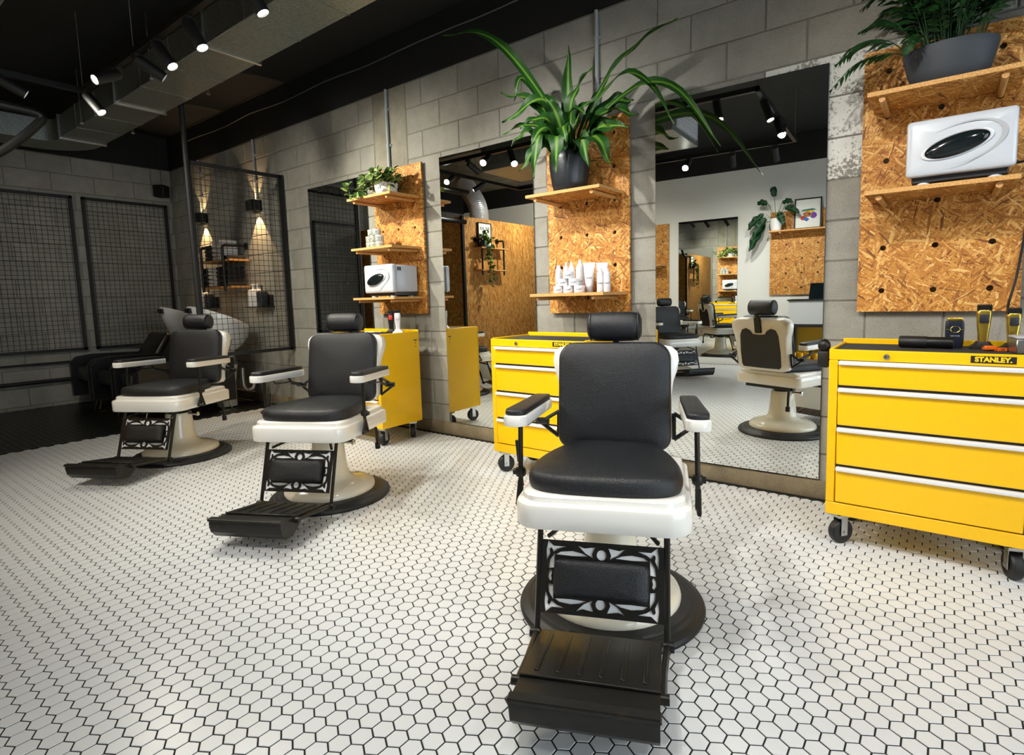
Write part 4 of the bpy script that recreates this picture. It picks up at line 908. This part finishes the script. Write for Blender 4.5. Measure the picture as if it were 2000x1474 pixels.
LEAVES = [([(-1.91, -.19, 1.98), (-2.028, -.3, 2.303), (-2.235, -.4, 2.607), (-2.42, -.43, 2.74), (-2.7, -.45, 2.80)], .058),
 ([(-1.92, -.19, 1.98), (-1.906, -.21, 2.20), (-1.901, -.2, 2.602)], .072), ([(-1.90, -.19, 1.98), (-1.649, -.25, 2.287), (-1.414, -.3, 2.429), (-1.177, -.3, 2.504)], .056),
 ([(-1.88, -.19, 1.985), (-1.572, -.3, 2.269), (-1.346, -.35, 2.24), (-1.15, -.4, 1.955)], .055), ([(-1.87, -.19, 1.98), (-1.509, -.3, 2.186), (-1.177, -.38, 2.153), (-.898, -.45, 1.789)], .055),
 ([(-1.88, -.19, 1.965), (-1.607, -.3, 2.125), (-1.381, -.33, 2.06)], .085), ([(-1.935, -.19, 1.974), (-2.068, -.3, 2.267), (-2.323, -.34, 2.383)], .062),
 ([(-1.954, -.2, 1.977), (-2.01, -.3, 2.284), (-2.265, -.4, 2.175)], .075), ([(-1.954, -.2, 1.962), (-2.091, -.3, 2.15), (-2.329, -.35, 2.133)], .06),
 ([(-1.96, -.2, 1.965), (-2.094, -.35, 2.101), (-2.205, -.4, 2.029)], .055), ([(-1.96, -.2, 1.95), (-2.033, -.33, 2.072), (-2.04, -.4, 1.812)], .068),
 ([(-1.936, -.2, 1.944), (-1.886, -.36, 2.035), (-1.855, -.43, 1.814)], .08), ([(-1.88, -.2, 1.935), (-1.658, -.33, 2.002), (-1.536, -.36, 1.82)], .085),
 ([(-1.87, -.2, 1.962), (-1.641, -.3, 2.048), (-1.44, -.34, 2.008)], .08), ([(-1.879, -.2, 1.98), (-1.601, -.25, 2.178), (-1.472, -.2, 2.184)], .075),
 ([(-1.916, -.2, 1.971), (-2.045, -.25, 2.274), (-2.179, -.3, 2.454), (-2.23, -.33, 2.315)], .058), ([(-1.887, -.2, 1.936), (-1.736, -.34, 2.001), (-1.668, -.38, 1.825)], .07),
 ([(-1.97, -.15, 1.977), (-2.119, -.12, 2.212), (-2.298, -.1, 2.268)], .065), ([(-1.93, -.2, 1.97), (-1.99, -.33, 2.16), (-2.12, -.42, 2.12)], .07), ([(-1.90, -.2, 1.97), (-1.79, -.36, 2.15), (-1.64, -.45, 2.10)], .07),
 ([(-1.91, -.2, 1.96), (-1.83, -.28, 2.24), (-1.68, -.3, 2.40)], .07), ([(-1.95, -.2, 1.96), (-2.06, -.3, 2.02), (-2.16, -.38, 1.87)], .062),
 ([(-1.93, -.2, 1.96), (-1.97, -.36, 2.10), (-2.02, -.46, 1.98)], .06), ([(-1.91, -.2, 1.96), (-1.84, -.37, 2.08), (-1.76, -.46, 1.96)], .06), ([(-1.93, -.2, 1.97), (-2.0, -.28, 2.20), (-2.10, -.32, 2.30)], .06), ([(-1.90, -.2, 1.97), (-1.80, -.26, 2.16), (-1.66, -.28, 2.25)], .065), ([(-1.92, -.2, 1.97), (-1.93, -.3, 2.18), (-1.97, -.36, 2.28)], .06), ([(-1.89, -.2, 1.95), (-1.72, -.25, 2.06), (-1.55, -.24, 2.10)], .065)]
for pth, w in LEAVES: strap_leaf([Vector(p)-o for p in pth], w*(1.05 if len(pth) > 3 else 1.3), 'leaf_striped', dr, twist=random.uniform(-.5, .5))

def heart_leaf(bm, uvl, c, d, nrm, s):
    d = d.normalized(); side = d.cross(nrm).normalized(); nrm = side.cross(d).normalized()
    out = [(0, 0), (-.08, .26), (.06, .46), (.36, .46), (.7, .26), (1.0, 0)]
    mid = [bm.verts.new(c+d*(s*u)-nrm*(s*.10*u*u)) for u, v in ((0, 0), (.2, 0), (.5, 0), (1.0, 0))]
    for sg in (1, -1):
        rim = [bm.verts.new(c+d*(s*u)+side*(sg*s*v)+nrm*(s*.10*v)) for u, v in out[1:-1]]
        for f in ((mid[0], rim[0], rim[1], mid[1]), (mid[1], rim[1], rim[2], mid[2]), (mid[2], rim[2], rim[3], mid[3])):
            fc = bm.faces.new(f if sg > 0 else f[::-1])
            for lp in fc.loops: lp[uvl].uv = (.5, .5)
def vine_plant(t, vines, sleaf, mat, step=.03, seed=1):
    rnd = random.Random(seed)
    for v in vines:
        P = spline(v, 10); bm = B(); tube(bm, P, .0022, 5); finish(bm, 'vine', 'stem', t)
        bm = B(); uvl = bm.loops.layers.uv.new('UVMap'); acc = 0
        for a, b in zip(P, P[1:]):
            acc += (b-a).length
            while acc > step:
                acc -= step; s = sleaf*rnd.uniform(.7, 1.25); dr_ = Vector((rnd.uniform(-1, 1), rnd.uniform(-1, .5), rnd.uniform(-.6, .5)))
                heart_leaf(bm, uvl, b+dr_.normalized()*.012, dr_, Vector((rnd.uniform(-.5, .5), rnd.uniform(-1, -.1), rnd.uniform(.3, 1))), s)
        f = finish(bm, 'foliage', mat, t, angle=80); f['kind'] = 'stuff'
po = thing('pothos', 'variegated trailing pothos in a white pot on the left board', 'potted plant', (-3.66, -.19, 1.9325)); o = Vector(po.location)
pot(po, [(0, 0), (.075, 0), (.082, .005), (.092, .07), (.094, .10), (.090, .104), (.086, .10), (.084, .085), (0, .085)], 'pot_white', .084, .088)
vs = []; rnd = random.Random(5)
for i in range(26):
    a = rnd.uniform(0, 6.28); r1 = rnd.uniform(.06, .13); r2 = rnd.uniform(.11, .20)
    if math.sin(a) > .2: r2 *= .6
    vs.append([(0, 0, .08), (r1*math.cos(a), r1*math.sin(a)*.9, rnd.uniform(.13, .20)), (r2*math.cos(a), r2*math.sin(a)*.8, rnd.uniform(.04, .17))])
vs += [[(0, 0, .08), (-.12, -.05, .15), (-.22, -.08, .12), (-.27, -.10, .02)], [(0, 0, .08), (-.14, -.07, .13), (-.25, -.10, .05), (-.30, -.12, .03), (-.34, -.11, .10), (-.345, -.10, .14)], [(0, 0, .08), (-.10, -.09, .12), (-.18, -.14, .04), (-.16, -.18, -.0)], [(0, 0, .08), (-.08, -.12, .12), (-.11, -.16, .04)], [(0, 0, .08), (-.16, -.04, .10), (-.21, -.10, .03)]]
vine_plant(po, vs, .052, 'leaf_pothos', .022, 3)
def frond(parent, path, lmax, mat, seed, n=13):
    rnd = random.Random(seed); P = spline(path, 8); N = len(P)-1; bm = B(); uvl = bm.loops.layers.uv.new('UVMap'); tube(bm, P, [.0028*(1-.7*i/N) for i in range(N+1)], 5)
    for k in range(n):
        t = .25+.75*k/(n-1); i = min(N-1, int(t*N)); p = P[i].lerp(P[i+1], t*N-i); d = (P[i+1]-P[i]).normalized()
        side = d.cross(Vector((0, -.3, 1))).normalized(); L = lmax*math.sin(math.pi*min(1, .22+.72*t))
        for s in (-1, 1):
            dr_ = (side*s*.85+d*.75+Vector((0, 0, -.28+rnd.uniform(-.15, .15)))).normalized(); nn = dr_.cross(d).normalized(); w = dr_.cross(nn).normalized()*.0115*(.8+L*2)
            a = p; m = p+dr_*L*.45; e = p+dr_*L+Vector((0, 0, -L*.22))
            vv = [bm.verts.new(x) for x in (a, m+w, e, m-w, m+nn*.002)]
            for f in ((vv[0], vv[1], vv[4]), (vv[1], vv[2], vv[4]), (vv[2], vv[3], vv[4]), (vv[3], vv[0], vv[4])): bm.faces.new(f)
    return finish(bm, 'frond', mat, parent, angle=80)
pa = thing('parlour_palm', 'dense dark green palm in a slate grey oval planter above the right towel warmer', 'potted plant', (-.04, -.185, 1.9255)); o = Vector(pa.location)
pot(pa, [(0, 0), (.115, 0), (.122, .004), (.142, .06), (.158, .12), (.164, .150), (.162, .156), (.157, .154), (.150, .13), (0, .13)], 'pot_slate', .15, .132, 1.0, .72)
rnd = random.Random(11)
for i in range(46):
    a = rnd.uniform(0, 6.28); b = rnd.uniform(0, .10); ln = rnd.uniform(.12, .26); h = rnd.uniform(.16, .40)
    if math.sin(a) > .3: ln *= .45
    x, y = math.cos(a), math.sin(a)*.8
    frond(pa, [(x*b, y*b*.6, .13), (x*(b+ln*.25), y*(b+ln*.25), .13+h*.62), (x*(b+ln*.65), y*(b+ln*.65), .13+h), (x*(b+ln), y*(b+ln), .13+h*.86)], rnd.uniform(.07, .11), 'leaf_palm', i)
frond(pa, [(-.12, -.02, .14), (-.22, -.05, .23), (-.32, -.08, .235), (-.40, -.11, .165)], .125, 'leaf_palm', 91, 12)
frond(pa, [(-.12, -.03, .14), (-.22, -.06, .175), (-.33, -.09, .15), (-.42, -.11, .06)], .10, 'leaf_palm', 92, 10)
frond(pa, [(-.10, -.03, .14), (-.16, -.07, .25), (-.23, -.10, .30), (-.31, -.12, .27)], .09, 'leaf_palm', 93, 14)
frond(pa, [(-.08, -.05, .14), (-.11, -.11, .20), (-.13, -.16, .18), (-.14, -.18, .12)], .06, 'leaf_palm', 94, 10)

# ------------------------------------------------------------------ wash area
def wire_panel(loc, rz, label, w=.90, z0=.62, z1=2.395, post=False):
    t = thing('wire_screen', label, 'wire screen', (loc[0], loc[1], z0), rz, 'black wire mesh screens'); h = z1-z0; b = .016
    for a, c, d, e in ((0, w, 0, 2*b), (0, w, h-2*b, h), (0, 2*b, 0, h), (w-2*b, w, 0, h)):
        bm = B(); box(bm, a, c, -b*.8, b*.8, d, e); finish(bm, 'frame_bar', 'iron_matte', t, smooth=False)
    vm = bpy.data.meshes.new('wire'); bm = B(); cyl(bm, (0, 0, 0), (0, 0, h), .0022, seg=5, caps=False); bm.to_mesh(vm); bm.free(); vm.materials.append(M['iron_matte'])
    hm = bpy.data.meshes.new('wire'); bm = B(); cyl(bm, (0, 0, 0), (w, 0, 0), .0022, seg=5, caps=False); bm.to_mesh(hm); bm.free(); hm.materials.append(M['iron_matte'])
    nv = round(w/.05); nh = round(h/.05)
    for i in range(1, nv): share('wire', vm, t, (w*i/nv, 0, 0))
    for i in range(1, nh): share('wire', hm, t, (0, .004, h*i/nh))
    if post:
        bm = B(); box(bm, w-.012, w, -.03, .03, 0, h); finish(bm, 'wall_plate', 'iron_matte', t, smooth=False)
        bm = B(); cyl(bm, (.0, 0, -.02), (.0, 0, ZC-z0), .022, seg=14); finish(bm, 'ceiling_post', 'iron_matte', t)
    return t
wire_panel((-5.5, -.90, 0), R(90), 'freestanding black wire screen beside the basins, hung from a ceiling post', .885, post=True)
wire_panel((XL+.035, -.972, 0), R(90), 'black wire screen on the far block wall, next to the corner', .89)
wire_panel((XL+.035, -1.95, 0), R(90), 'black wire screen on the far block wall, cut off by the left edge', .89)
wire_panel((XL+.035, -2.86, 0), R(90), 'black wire screen on the far block wall, seen only in the mirror', .86)
def wall_lamp(x, z, label):
    t = thing('wall_lamp', label, 'wall lamp', (x, -.002, z), 0, 'black up and down wall lamps')
    bm = B()
    for a, c, d, e in ((-.075, .075, -.10, -.095), (-.075, .075, -.012, 0), (-.075, -.070, -.10, 0), (.070, .075, -.10, 0)): box(bm, a, c, d, e, -.055, .055)
    box(bm, -.07, .07, -.095, -.012, -.012, .012); finish(bm, 'housing', 'iron_matte', t, smooth=False)
    for s in (-1, 1):
        bm = B(); box(bm, -.025, .025, -.075, -.035, s*.0125, s*.018); finish(bm, 'diffuser', 'lamp_warm', t, smooth=False)
        L = bpy.data.lights.new('wall_lamp_light', 'SPOT'); L.energy = 38 if s < 0 else 11; L.color = (1, .64, .30); L.spot_size = R(68); L.spot_blend = .05; L.shadow_soft_size = .012
        lo = bpy.data.objects.new('wall_lamp_light', L); COL.objects.link(lo); lo.parent = t; lo.location = (0, -.060, s*.02); lo.rotation_euler = (R(180) if s > 0 else 0, 0, 0)
wall_lamp(-6.02, 2.15, 'black up and down wall lamp on the right, above the pump bottles'); wall_lamp(-7.29, 2.15, 'black up and down wall lamp on the left, behind the screen post')
# towel shelf on black pipes
t = thing('pipe_shelf', 'two tier wooden towel shelf on black pipe brackets', 'shelf', (-6.60, 0, 1.28))
for z in (.02, .31):
    bm = B(); box(bm, -.36, .36, -.246, -.03, z-.009, z+.009); finish(bm, 'shelf_board', 'pine', t, smooth=False)
for x in (-.26, .26):
    bm = B(); tube(bm, spline([(x, -.005, .47), (x, -.2, .47), (x, -.247, .465), (x, -.264, .43), (x, -.264, .2), (x, -.264, -.03)], 6), .015, 10); lathe(bm, [(0, -.001), (.04, -.001), (.04, -.012), (.02, -.016), (0, -.016)], 16, (x, 0, .47), 'y'); finish(bm, 'pipe_bracket', 'iron', t)
def towel(x, y, z, w, mat, label, grp, h=.042):
    bm = B(); rings = []; n = 10
    for xx in (-w/2, -w/2+.004, w/2-.004, w/2):
        k = .9 if abs(xx) > w/2-.002 else 1
        rings.append([(xx, -.10+.20*0+(q[0])*k, h/2+q[1]*k) for q in rrect(.19, h, .018, 4)])
    loft(bm, rings); o_ = finish(bm, 'folded_towel', mat, angle=60); o_.location = (x, y, z); o_.rotation_euler = (0, 0, random.uniform(-.06, .06)); tag(o_, label, 'towel', grp)
LV = ('bottom', 'second lowest', 'middle', 'second highest', 'topmost')
for i in range(5):
    towel(-6.54, -.045, 1.6+i*.0435, .20, 'towel_white', LV[i]+' white towel of the stack on the upper pipe shelf', 'white towels on the upper shelf')
    towel(-6.69, -.045, 1.3095+i*.0435, .18, 'towel_white', LV[i]+' white towel of the stack on the lower pipe shelf', 'white towels on the lower shelf')
    towel(-6.45, -.045, 1.3095+i*.0435, .26, 'towel_black', LV[i]+' black towel of the right hand stack on the lower pipe shelf', 'right stack of black towels')
    towel(-6.86, -.045, 1.3095+i*.0435, .14, 'towel_black', LV[i]+' black towel of the left hand stack on the lower pipe shelf', 'left stack of black towels')
for i in range(4): towel(-6.76, -.045, 1.6+i*.0435, .13, 'towel_black', ('bottom', 'second', 'third', 'topmost')[i]+' black towel in the stack at the left of the upper pipe shelf', 'black towels on the upper shelf')
towel(-6.355, -.045, 1.6, .14, 'towel_black', 'single folded black towel at the right of the upper pipe shelf', 'black towels on the upper shelf')
def small_shelf(x, label):
    t = thing('ledge_shelf', label, 'shelf', (x, 0, 1.07), 0, 'small black ledges'); bm = B(); box(bm, -.19, .19, -.13, -.001, -.006, .006); finish(bm, 'ledge', 'iron_matte', t, smooth=False)
    bm = B(); box(bm, .06, .18, -.012, -.001, .006, .13); finish(bm, 'back_plate', 'iron_matte', t, smooth=False)
small_shelf(-6.02, 'small black ledge with pump bottles under the right wall lamp'); small_shelf(-7.27, 'small black ledge with pump bottles under the left wall lamp')
def wash_bottle(x, y, mat, h, label, grp):
    t = thing('pump_bottle', label, 'bottle', (x, y, 1.0765), 0, grp)
    bm = B(); rings = [[(p, q, z) for p, q in rrect(.085*k, .085*k, .012, 4)] for z, k in ((0, .96), (.004, 1), (h-.02, 1), (h-.006, .8), (h, .4))]; loft(bm, rings); finish(bm, 'bottle_body', mat, t)
    bm = B(); cyl(bm, (0, 0, h), (0, 0, h+.045), .009, seg=8); box(bm, -.05, .012, -.009, .009, h+.042, h+.056, .003, 1); finish(bm, 'pump', mat, t)
for x, sd in ((-6.02, 'right'), (-7.27, 'left')):
    wash_bottle(x-.11, -.07, 'plastic_white', .19, 'outer white pump bottle on the '+sd+' black ledge', 'wash bottles'); wash_bottle(x-.015, -.07, 'plastic_white', .19, 'inner white pump bottle on the '+sd+' black ledge', 'wash bottles'); wash_bottle(x+.075, -.07, 'plastic_dark', .17, 'dark pump bottle on the '+sd+' black ledge', 'wash bottles')
t = thing('loudspeaker', 'small black loudspeaker in the far corner under the ceiling', 'loudspeaker', (-8.06, -.16, 2.48), R(38))
bm = B(); box(bm, -.07, .07, -.06, .06, 0, .145, .01, 2); finish(bm, 'speaker_box', 'iron_matte', t); bm = B(); box(bm, -.063, .063, -.064, -.058, .008, .137, .004, 1); finish(bm, 'speaker_grille', 'iron', t); bm = B(); box(bm, -.01, .01, .06, .10, .06, .085); box(bm, -.02, .02, .095, .105, .03, .12); finish(bm, 'bracket', 'plastic_white', t); bm = B(); cyl(bm, (0, .02, .145), (0, .02, ZC-2.48), .003, seg=6); finish(bm, 'cable', 'cable_black', t)
def wash_unit(x, label, basin=True):
    t = thing('backwash_unit' if basin else 'waiting_couch', label, 'backwash unit' if basin else 'couch', (x, -.12, 0), 0, 'backwash units' if basin else None)
    for s in (-1, 1):
        bm = B(); pl = [(-1.16, .12), (-1.16, .50), (-1.10, .56), (-.95, .58), (-.30, .56), (-.30, .12)]
        rings = [[(s*.30+d, y, z) for y, z in pl] for d in (-.03, .03)]; loft(bm, rings); finish(bm, 'side_panel', 'vinyl_black', t)
        bm = B(); tube(bm, [(s*.28, -1.10, .12), (s*.28, -1.13, .0065), (s*.28, -1.0, .0065)], .006, 6); finish(bm, 'foot', 'chrome', t)
        bm = B(); tube(bm, [(s*.28, -.35, .12), (s*.28, -.33, .0065), (s*.28, -.46, .0065)], .006, 6); finish(bm, 'foot', 'chrome', t)
    bm = B(); box(bm, -.27, .27, -1.12, -.40, .30, .46, .03, 3); finish(bm, 'seat', 'vinyl_black', t)
    bm = B(); box(bm, -.26, .26, -.07, .07, 0, .42, .045, 3, M4=Matrix.Translation((0, -.52, .42)) @ Matrix.Rotation(R(-32), 4, 'X')); finish(bm, 'backrest', 'vinyl_black', t)
    if not basin: return t
    n = 32; bm = B(); rings = []
    def ring(k, cy, cz, ry, rx, tilt, front=1.0):
        out = []
        for i in range(n):
            a = 2*math.pi*i/n; yy = -math.cos(a)*ry; xx = math.sin(a)*rx*(1-.25*max(0, -math.cos(a)))
            out.append((xx, cy+yy, cz-yy*tilt))
        return out
    rings = [ring(0, -.25, .46, .09, .10, 0), ring(0, -.25, .60, .11, .12, .0), ring(0, -.26, .70, .20, .20, .25), ring(0, -.26, .84, .27, .26, .40), ring(0, -.26, .96, .30, .28, .42), ring(0, -.26, .975, .295, .275, .42), ring(0, -.26, .962, .27, .25, .42), ring(0, -.26, .86, .22, .21, .35), ring(0, -.25, .76, .12, .12, .2)]
    loft(bm, rings); finish(bm, 'basin', 'ceramic', t, angle=60)
    bm = B(); box(bm, -.06, .06, -.575, -.55, 1.03, 1.08, .010, 3); finish(bm, 'neck_rest', 'vinyl_black', t)
    bm = B(); rings = [[(p, q-.25, z) for p, q in rrect(.22*k, .22*k, .05, 4)] for z, k in ((.01, .8), (.25, .8), (.46, 1.0))]; loft(bm, rings); finish(bm, 'pedestal', 'shell_cream', t)
    bm = B(); tube(bm, spline([(.16, -.14, .42), (.16, -.14, .26), (.16, -.12, .19), (.16, -.07, .17), (.16, -.03, .2), (.16, -.02, .27), (.16, .06, .29)], 6), .022, 10); finish(bm, 'waste_trap', 'zinc', t)
    return t
wash_unit(-6.28, 'black backwash chair with white basin nearest the wire screen'); wash_unit(-6.98, 'black backwash chair with white basin, second from the wire screen'); wash_unit(-7.68, 'black couch against the far wall in the wash area', False)
for z, r_, lab in ((.50, .012, 'thin black pipe along the far wall below the wire screens'), (.30, .022, 'thick black pipe low on the far wall')):
    bm = B(); cyl(bm, (XL+.04, -2.85, z), (XL+.04, -.05, z), r_, seg=10); o_ = finish(bm, 'wall_pipe', 'iron_matte'); tag(o_, lab, 'pipe')

# ------------------------------------------------------------------ the white wall, seen in the mirrors
YW = YF
t = board(-.67, 'wide chipboard peg board on the white wall, seen in the front mirror', 1.12, 1.04, 1.165, True, 5, yw=YF)
shelf(-1.78, -.70, 1.93, (-1.65, -.85), 'chipboard shelf on the white wall holding a framed print', YF+.035, .22, -1)
board(-3.29, 'narrow chipboard peg board on the white wall beside the far mirror', .605, 1.02, 1.17, True, yw=YF)
shelf(-3.87, -3.32, 1.55, (-3.79, -3.39), 'chipboard shelf left of the far mirror, seen in the reflection', YF+.035, .28, -1)
t = thing('framed_print', 'black framed abstract print leaning on the white wall shelf', 'picture', (-1.30, YF+.12, 1.9305), R(180))
t.rotation_euler = (R(-6), 0, R(180))
bm = B()
for a, b, c, d in ((-.17, .17, 0, .018), (-.17, .17, .402, .42), (-.17, -.152, 0, .42), (.152, .17, 0, .42)): box(bm, a, b, -.012, .012, c, d)
finish(bm, 'frame', 'iron_matte', t, smooth=False); bm = B(); box(bm, -.152, .152, -.004, .004, .018, .402); pp = finish(bm, 'paper', 'paper', t, smooth=False)
for m_, sh in (('art_yellow', [(-.02+.06*math.cos(a), .22+.05*math.sin(a)) for a in [i*.35 for i in range(18)]]), ('art_red', circle(.06, .15, .03)), ('art_blue', [(-.02, .13), (.03, .17), (.06, .13), (.01, .10)]), ('art_purple', circle(-.07, .18, .042)), ('art_brown', [(-.05, .20), (.0, .24), (.06, .22), (.05, .17), (.0, .16), (-.04, .17)]), ('art_teal', [(-.11, .25), (.09, .24), (.06, .265), (-.06, .275)]), ('print_black', circle(-.02, .20, .014))):
    me = poly_mesh(sh, [], .001); me.transform(Matrix.Translation((0, -.0048-.0007*len(pp.children), 0)) @ Matrix.Rotation(R(90), 4, 'X')); obj('print_shape', me, m_, pp, smooth=False)
ph = thing('philodendron', 'long leaved dark philodendron in a white pot, reflected in the front mirror', 'potted plant', (-1.70, YF+.13, 1.9305))
pot(ph, [(0, 0), (.06, 0), (.066, .004), (.082, .12), (.085, .17), (.081, .174), (.078, .165), (0, .15)], 'pot_white', .078, .152)
for tip, w in (((-.30, .12, -.38), .13), ((-.33, .10, -.10), .11), ((-.22, .10, .22), .09), ((-.02, .12, .42), .09), ((.12, .16, -.08), .10), ((.22, .12, .20), .08), ((.30, .15, .05), .09), ((-.25, .16, -.22), .11)):
    tp = Vector(tip)+Vector((0, 0, .16)); base = Vector((0, 0, .15)); m1 = base.lerp(tp, .45)+Vector((0, .05, .14)); hub = base.lerp(tp, .45)+Vector((0, .05, .12))
    bm = B(); tube(bm, spline([base, m1, hub], 6), .0035, 5); finish(bm, 'leaf_stalk', 'stem', ph)
    strap_leaf([hub, hub.lerp(tp, .6)+Vector((0, .02, .02)), tp+(tp-hub)*.15], w, 'leaf_dark', ph, n=12, wprof=lambda t: max(.04, math.sin(math.pi*min(1, .12+t*.88))**.7), up=Vector((0, .9, .4)))
t = thing('side_counter', 'grey side counter with black shelf under the wide peg board', 'counter', (-1.11, YF+.22, 0))
bm = B(); box(bm, -.36, .5, -.21, .18, .64, .955, .003, 1); finish(bm, 'cupboard', 'desk_grey', t); bm = B(); box(bm, -.38, .52, -.215, .20, .955, .975); finish(bm, 'counter_top', 'iron_matte', t, smooth=False)
bm = B(); box(bm, -.36, .5, -.21, .18, .60, .64); box(bm, -.36, -.33, -.21, .18, 0, .6); box(bm, .47, .5, -.21, .18, 0, .6); box(bm, -.36, .5, -.21, .18, .10, .13); finish(bm, 'open_frame', 'iron_matte', t, smooth=False)
bm = B(); box(bm, -.30, .44, -.20, -.19, .14, .58); finish(bm, 'back_board', 'yellow', t, smooth=False)
for i in range(9):
    bm = B(); lathe(bm, [(0, 0), (.028, 0), (.033, .008), (.033, .108), (.027, .12), (0, .12)], 16); c_ = finish(bm, 'drink_can', 'can_gold'); c_.location = (-1.40+(i % 5)*.09+(.04 if i > 4 else 0), YF+(.34 if i < 5 else .25), .131); tag(c_, ('first', 'second', 'third', 'fourth', 'fifth')[i % 5]+' golden drinks can from the left in the '+('front' if i < 5 else 'back')+' row under the grey counter', 'can', 'drinks cans under the counter')
t = thing('tablet_stand', 'dark tablet tilted on the grey counter', 'tablet', (-1.12, YF+.22, .976), R(180)); bm = B(); box(bm, -.13, .13, -.006, .006, 0, .26, .003, 1, M4=Matrix.Rotation(R(-35), 4, 'X')); finish(bm, 'screen', 'glass_dark', t); bm = B(); box(bm, -.07, .07, -.02, .12, 0, .008); finish(bm, 'foot', 'iron', t)
# shelf, poster and plant on the chipboard room
t = thing('pipe_shelf', 'two tier shelf on black pipes fixed to the chipboard room', 'shelf', (KX, -3.40, 1.50))
for z in (.02, .35):
    bm = B(); box(bm, .02, .20, -.32, .32, z-.009, z+.009); finish(bm, 'shelf_board', 'pine', t, smooth=False)
for y in (-.25, .25):
    bm = B(); tube(bm, spline([(.004, y, .48), (.09, y, .48), (.125, y, .475), (.14, y, .44), (.14, y, .2), (.14, y, -.05)], 6), .015, 10); lathe(bm, [(0, .001), (.04, .001), (.04, .012), (0, .016)], 16, (0, y, .48), 'x'); finish(bm, 'pipe_bracket', 'iron', t)
t = thing('poster', 'framed green poster with palm tree and sun on the chipboard room shelf', 'poster', (KX+.03, -3.34, 1.8595), R(90))
bm = B()
for a, b, c, d in ((-.15, .15, 0, .015), (-.15, .15, .365, .38), (-.15, -.135, 0, .38), (.135, .15, 0, .38)): box(bm, a, b, -.01, .01, c, d)
finish(bm, 'frame', 'iron_matte', t, smooth=False); bm = B(); box(bm, -.135, .135, -.003, .003, .015, .365); pp = finish(bm, 'paper', 'paper', t, smooth=False)
me = text_mesh('RELAX', .075, .0005, .001); me.transform(Matrix.Translation((0, -.004, .29)) @ Matrix.Rotation(R(90), 4, 'X')); obj('lettering', me, 'print_black', pp, smooth=False)
for m_, sh in (('art_yellow', circle(-.03, .17, .035)), ('art_green', [(.0, .05), (.012, .05), (.02, .15), (.06, .17), (.02, .18), (.03, .21), (.0, .18), (-.02, .19), (-.005, .15)]), ('art_teal', [(-.135, .016), (.135, .016), (.135, .07), (-.135, .05)])):
    me = poly_mesh(sh, [], .001); me.transform(Matrix.Translation((0, -.0042-.0006*len(pp.children), 0)) @ Matrix.Rotation(R(90), 4, 'X')); obj('print_shape', me, m_, pp, smooth=False)
hp = thing('hanging_pothos', 'trailing green plant hanging from the pipe shelf on the chipboard room', 'potted plant', (KX+.12, -3.22, 1.8595))
pot(hp, [(0, 0), (.05, 0), (.055, .004), (.062, .09), (.058, .094), (.055, .08), (0, .078)], 'plastic_dark', .055, .08)
vine_plant(hp, [[(0, 0, .08), (.04, .03*k, .16), (.08, .06*k, .10)] for k in (-2, -1, 0, 1, 2)]+[[(0, 0, .08), (.02, .05*k, .22), (.05, .08*k, .20)] for k in (-1, 0, 1)]+[[(0, 0, .08), (.09, -.04, .10), (.10, -.05, -.2), (.10, -.08, -.5)], [(0, 0, .08), (.09, .0, .10), (.10, .02, -.15), (.10, -.02, -.62)], [(0, 0, .08), (.09, .04, .09), (.10, .06, -.1), (.10, .02, -.35)]], .055, 'leaf_pothos', .032, 8)
cabinet_far = [o_ for o_ in bpy.data.objects if o_.name.startswith('tool_cabinet') and o_.parent is None][1]
c_ = copy_tree(cabinet_far); c_['label'] = 'yellow tool cabinet against the white wall, seen only in the mirrors'; c_.location = (-4.0, YF+.36, 0); c_.rotation_euler = (0, 0, R(180))
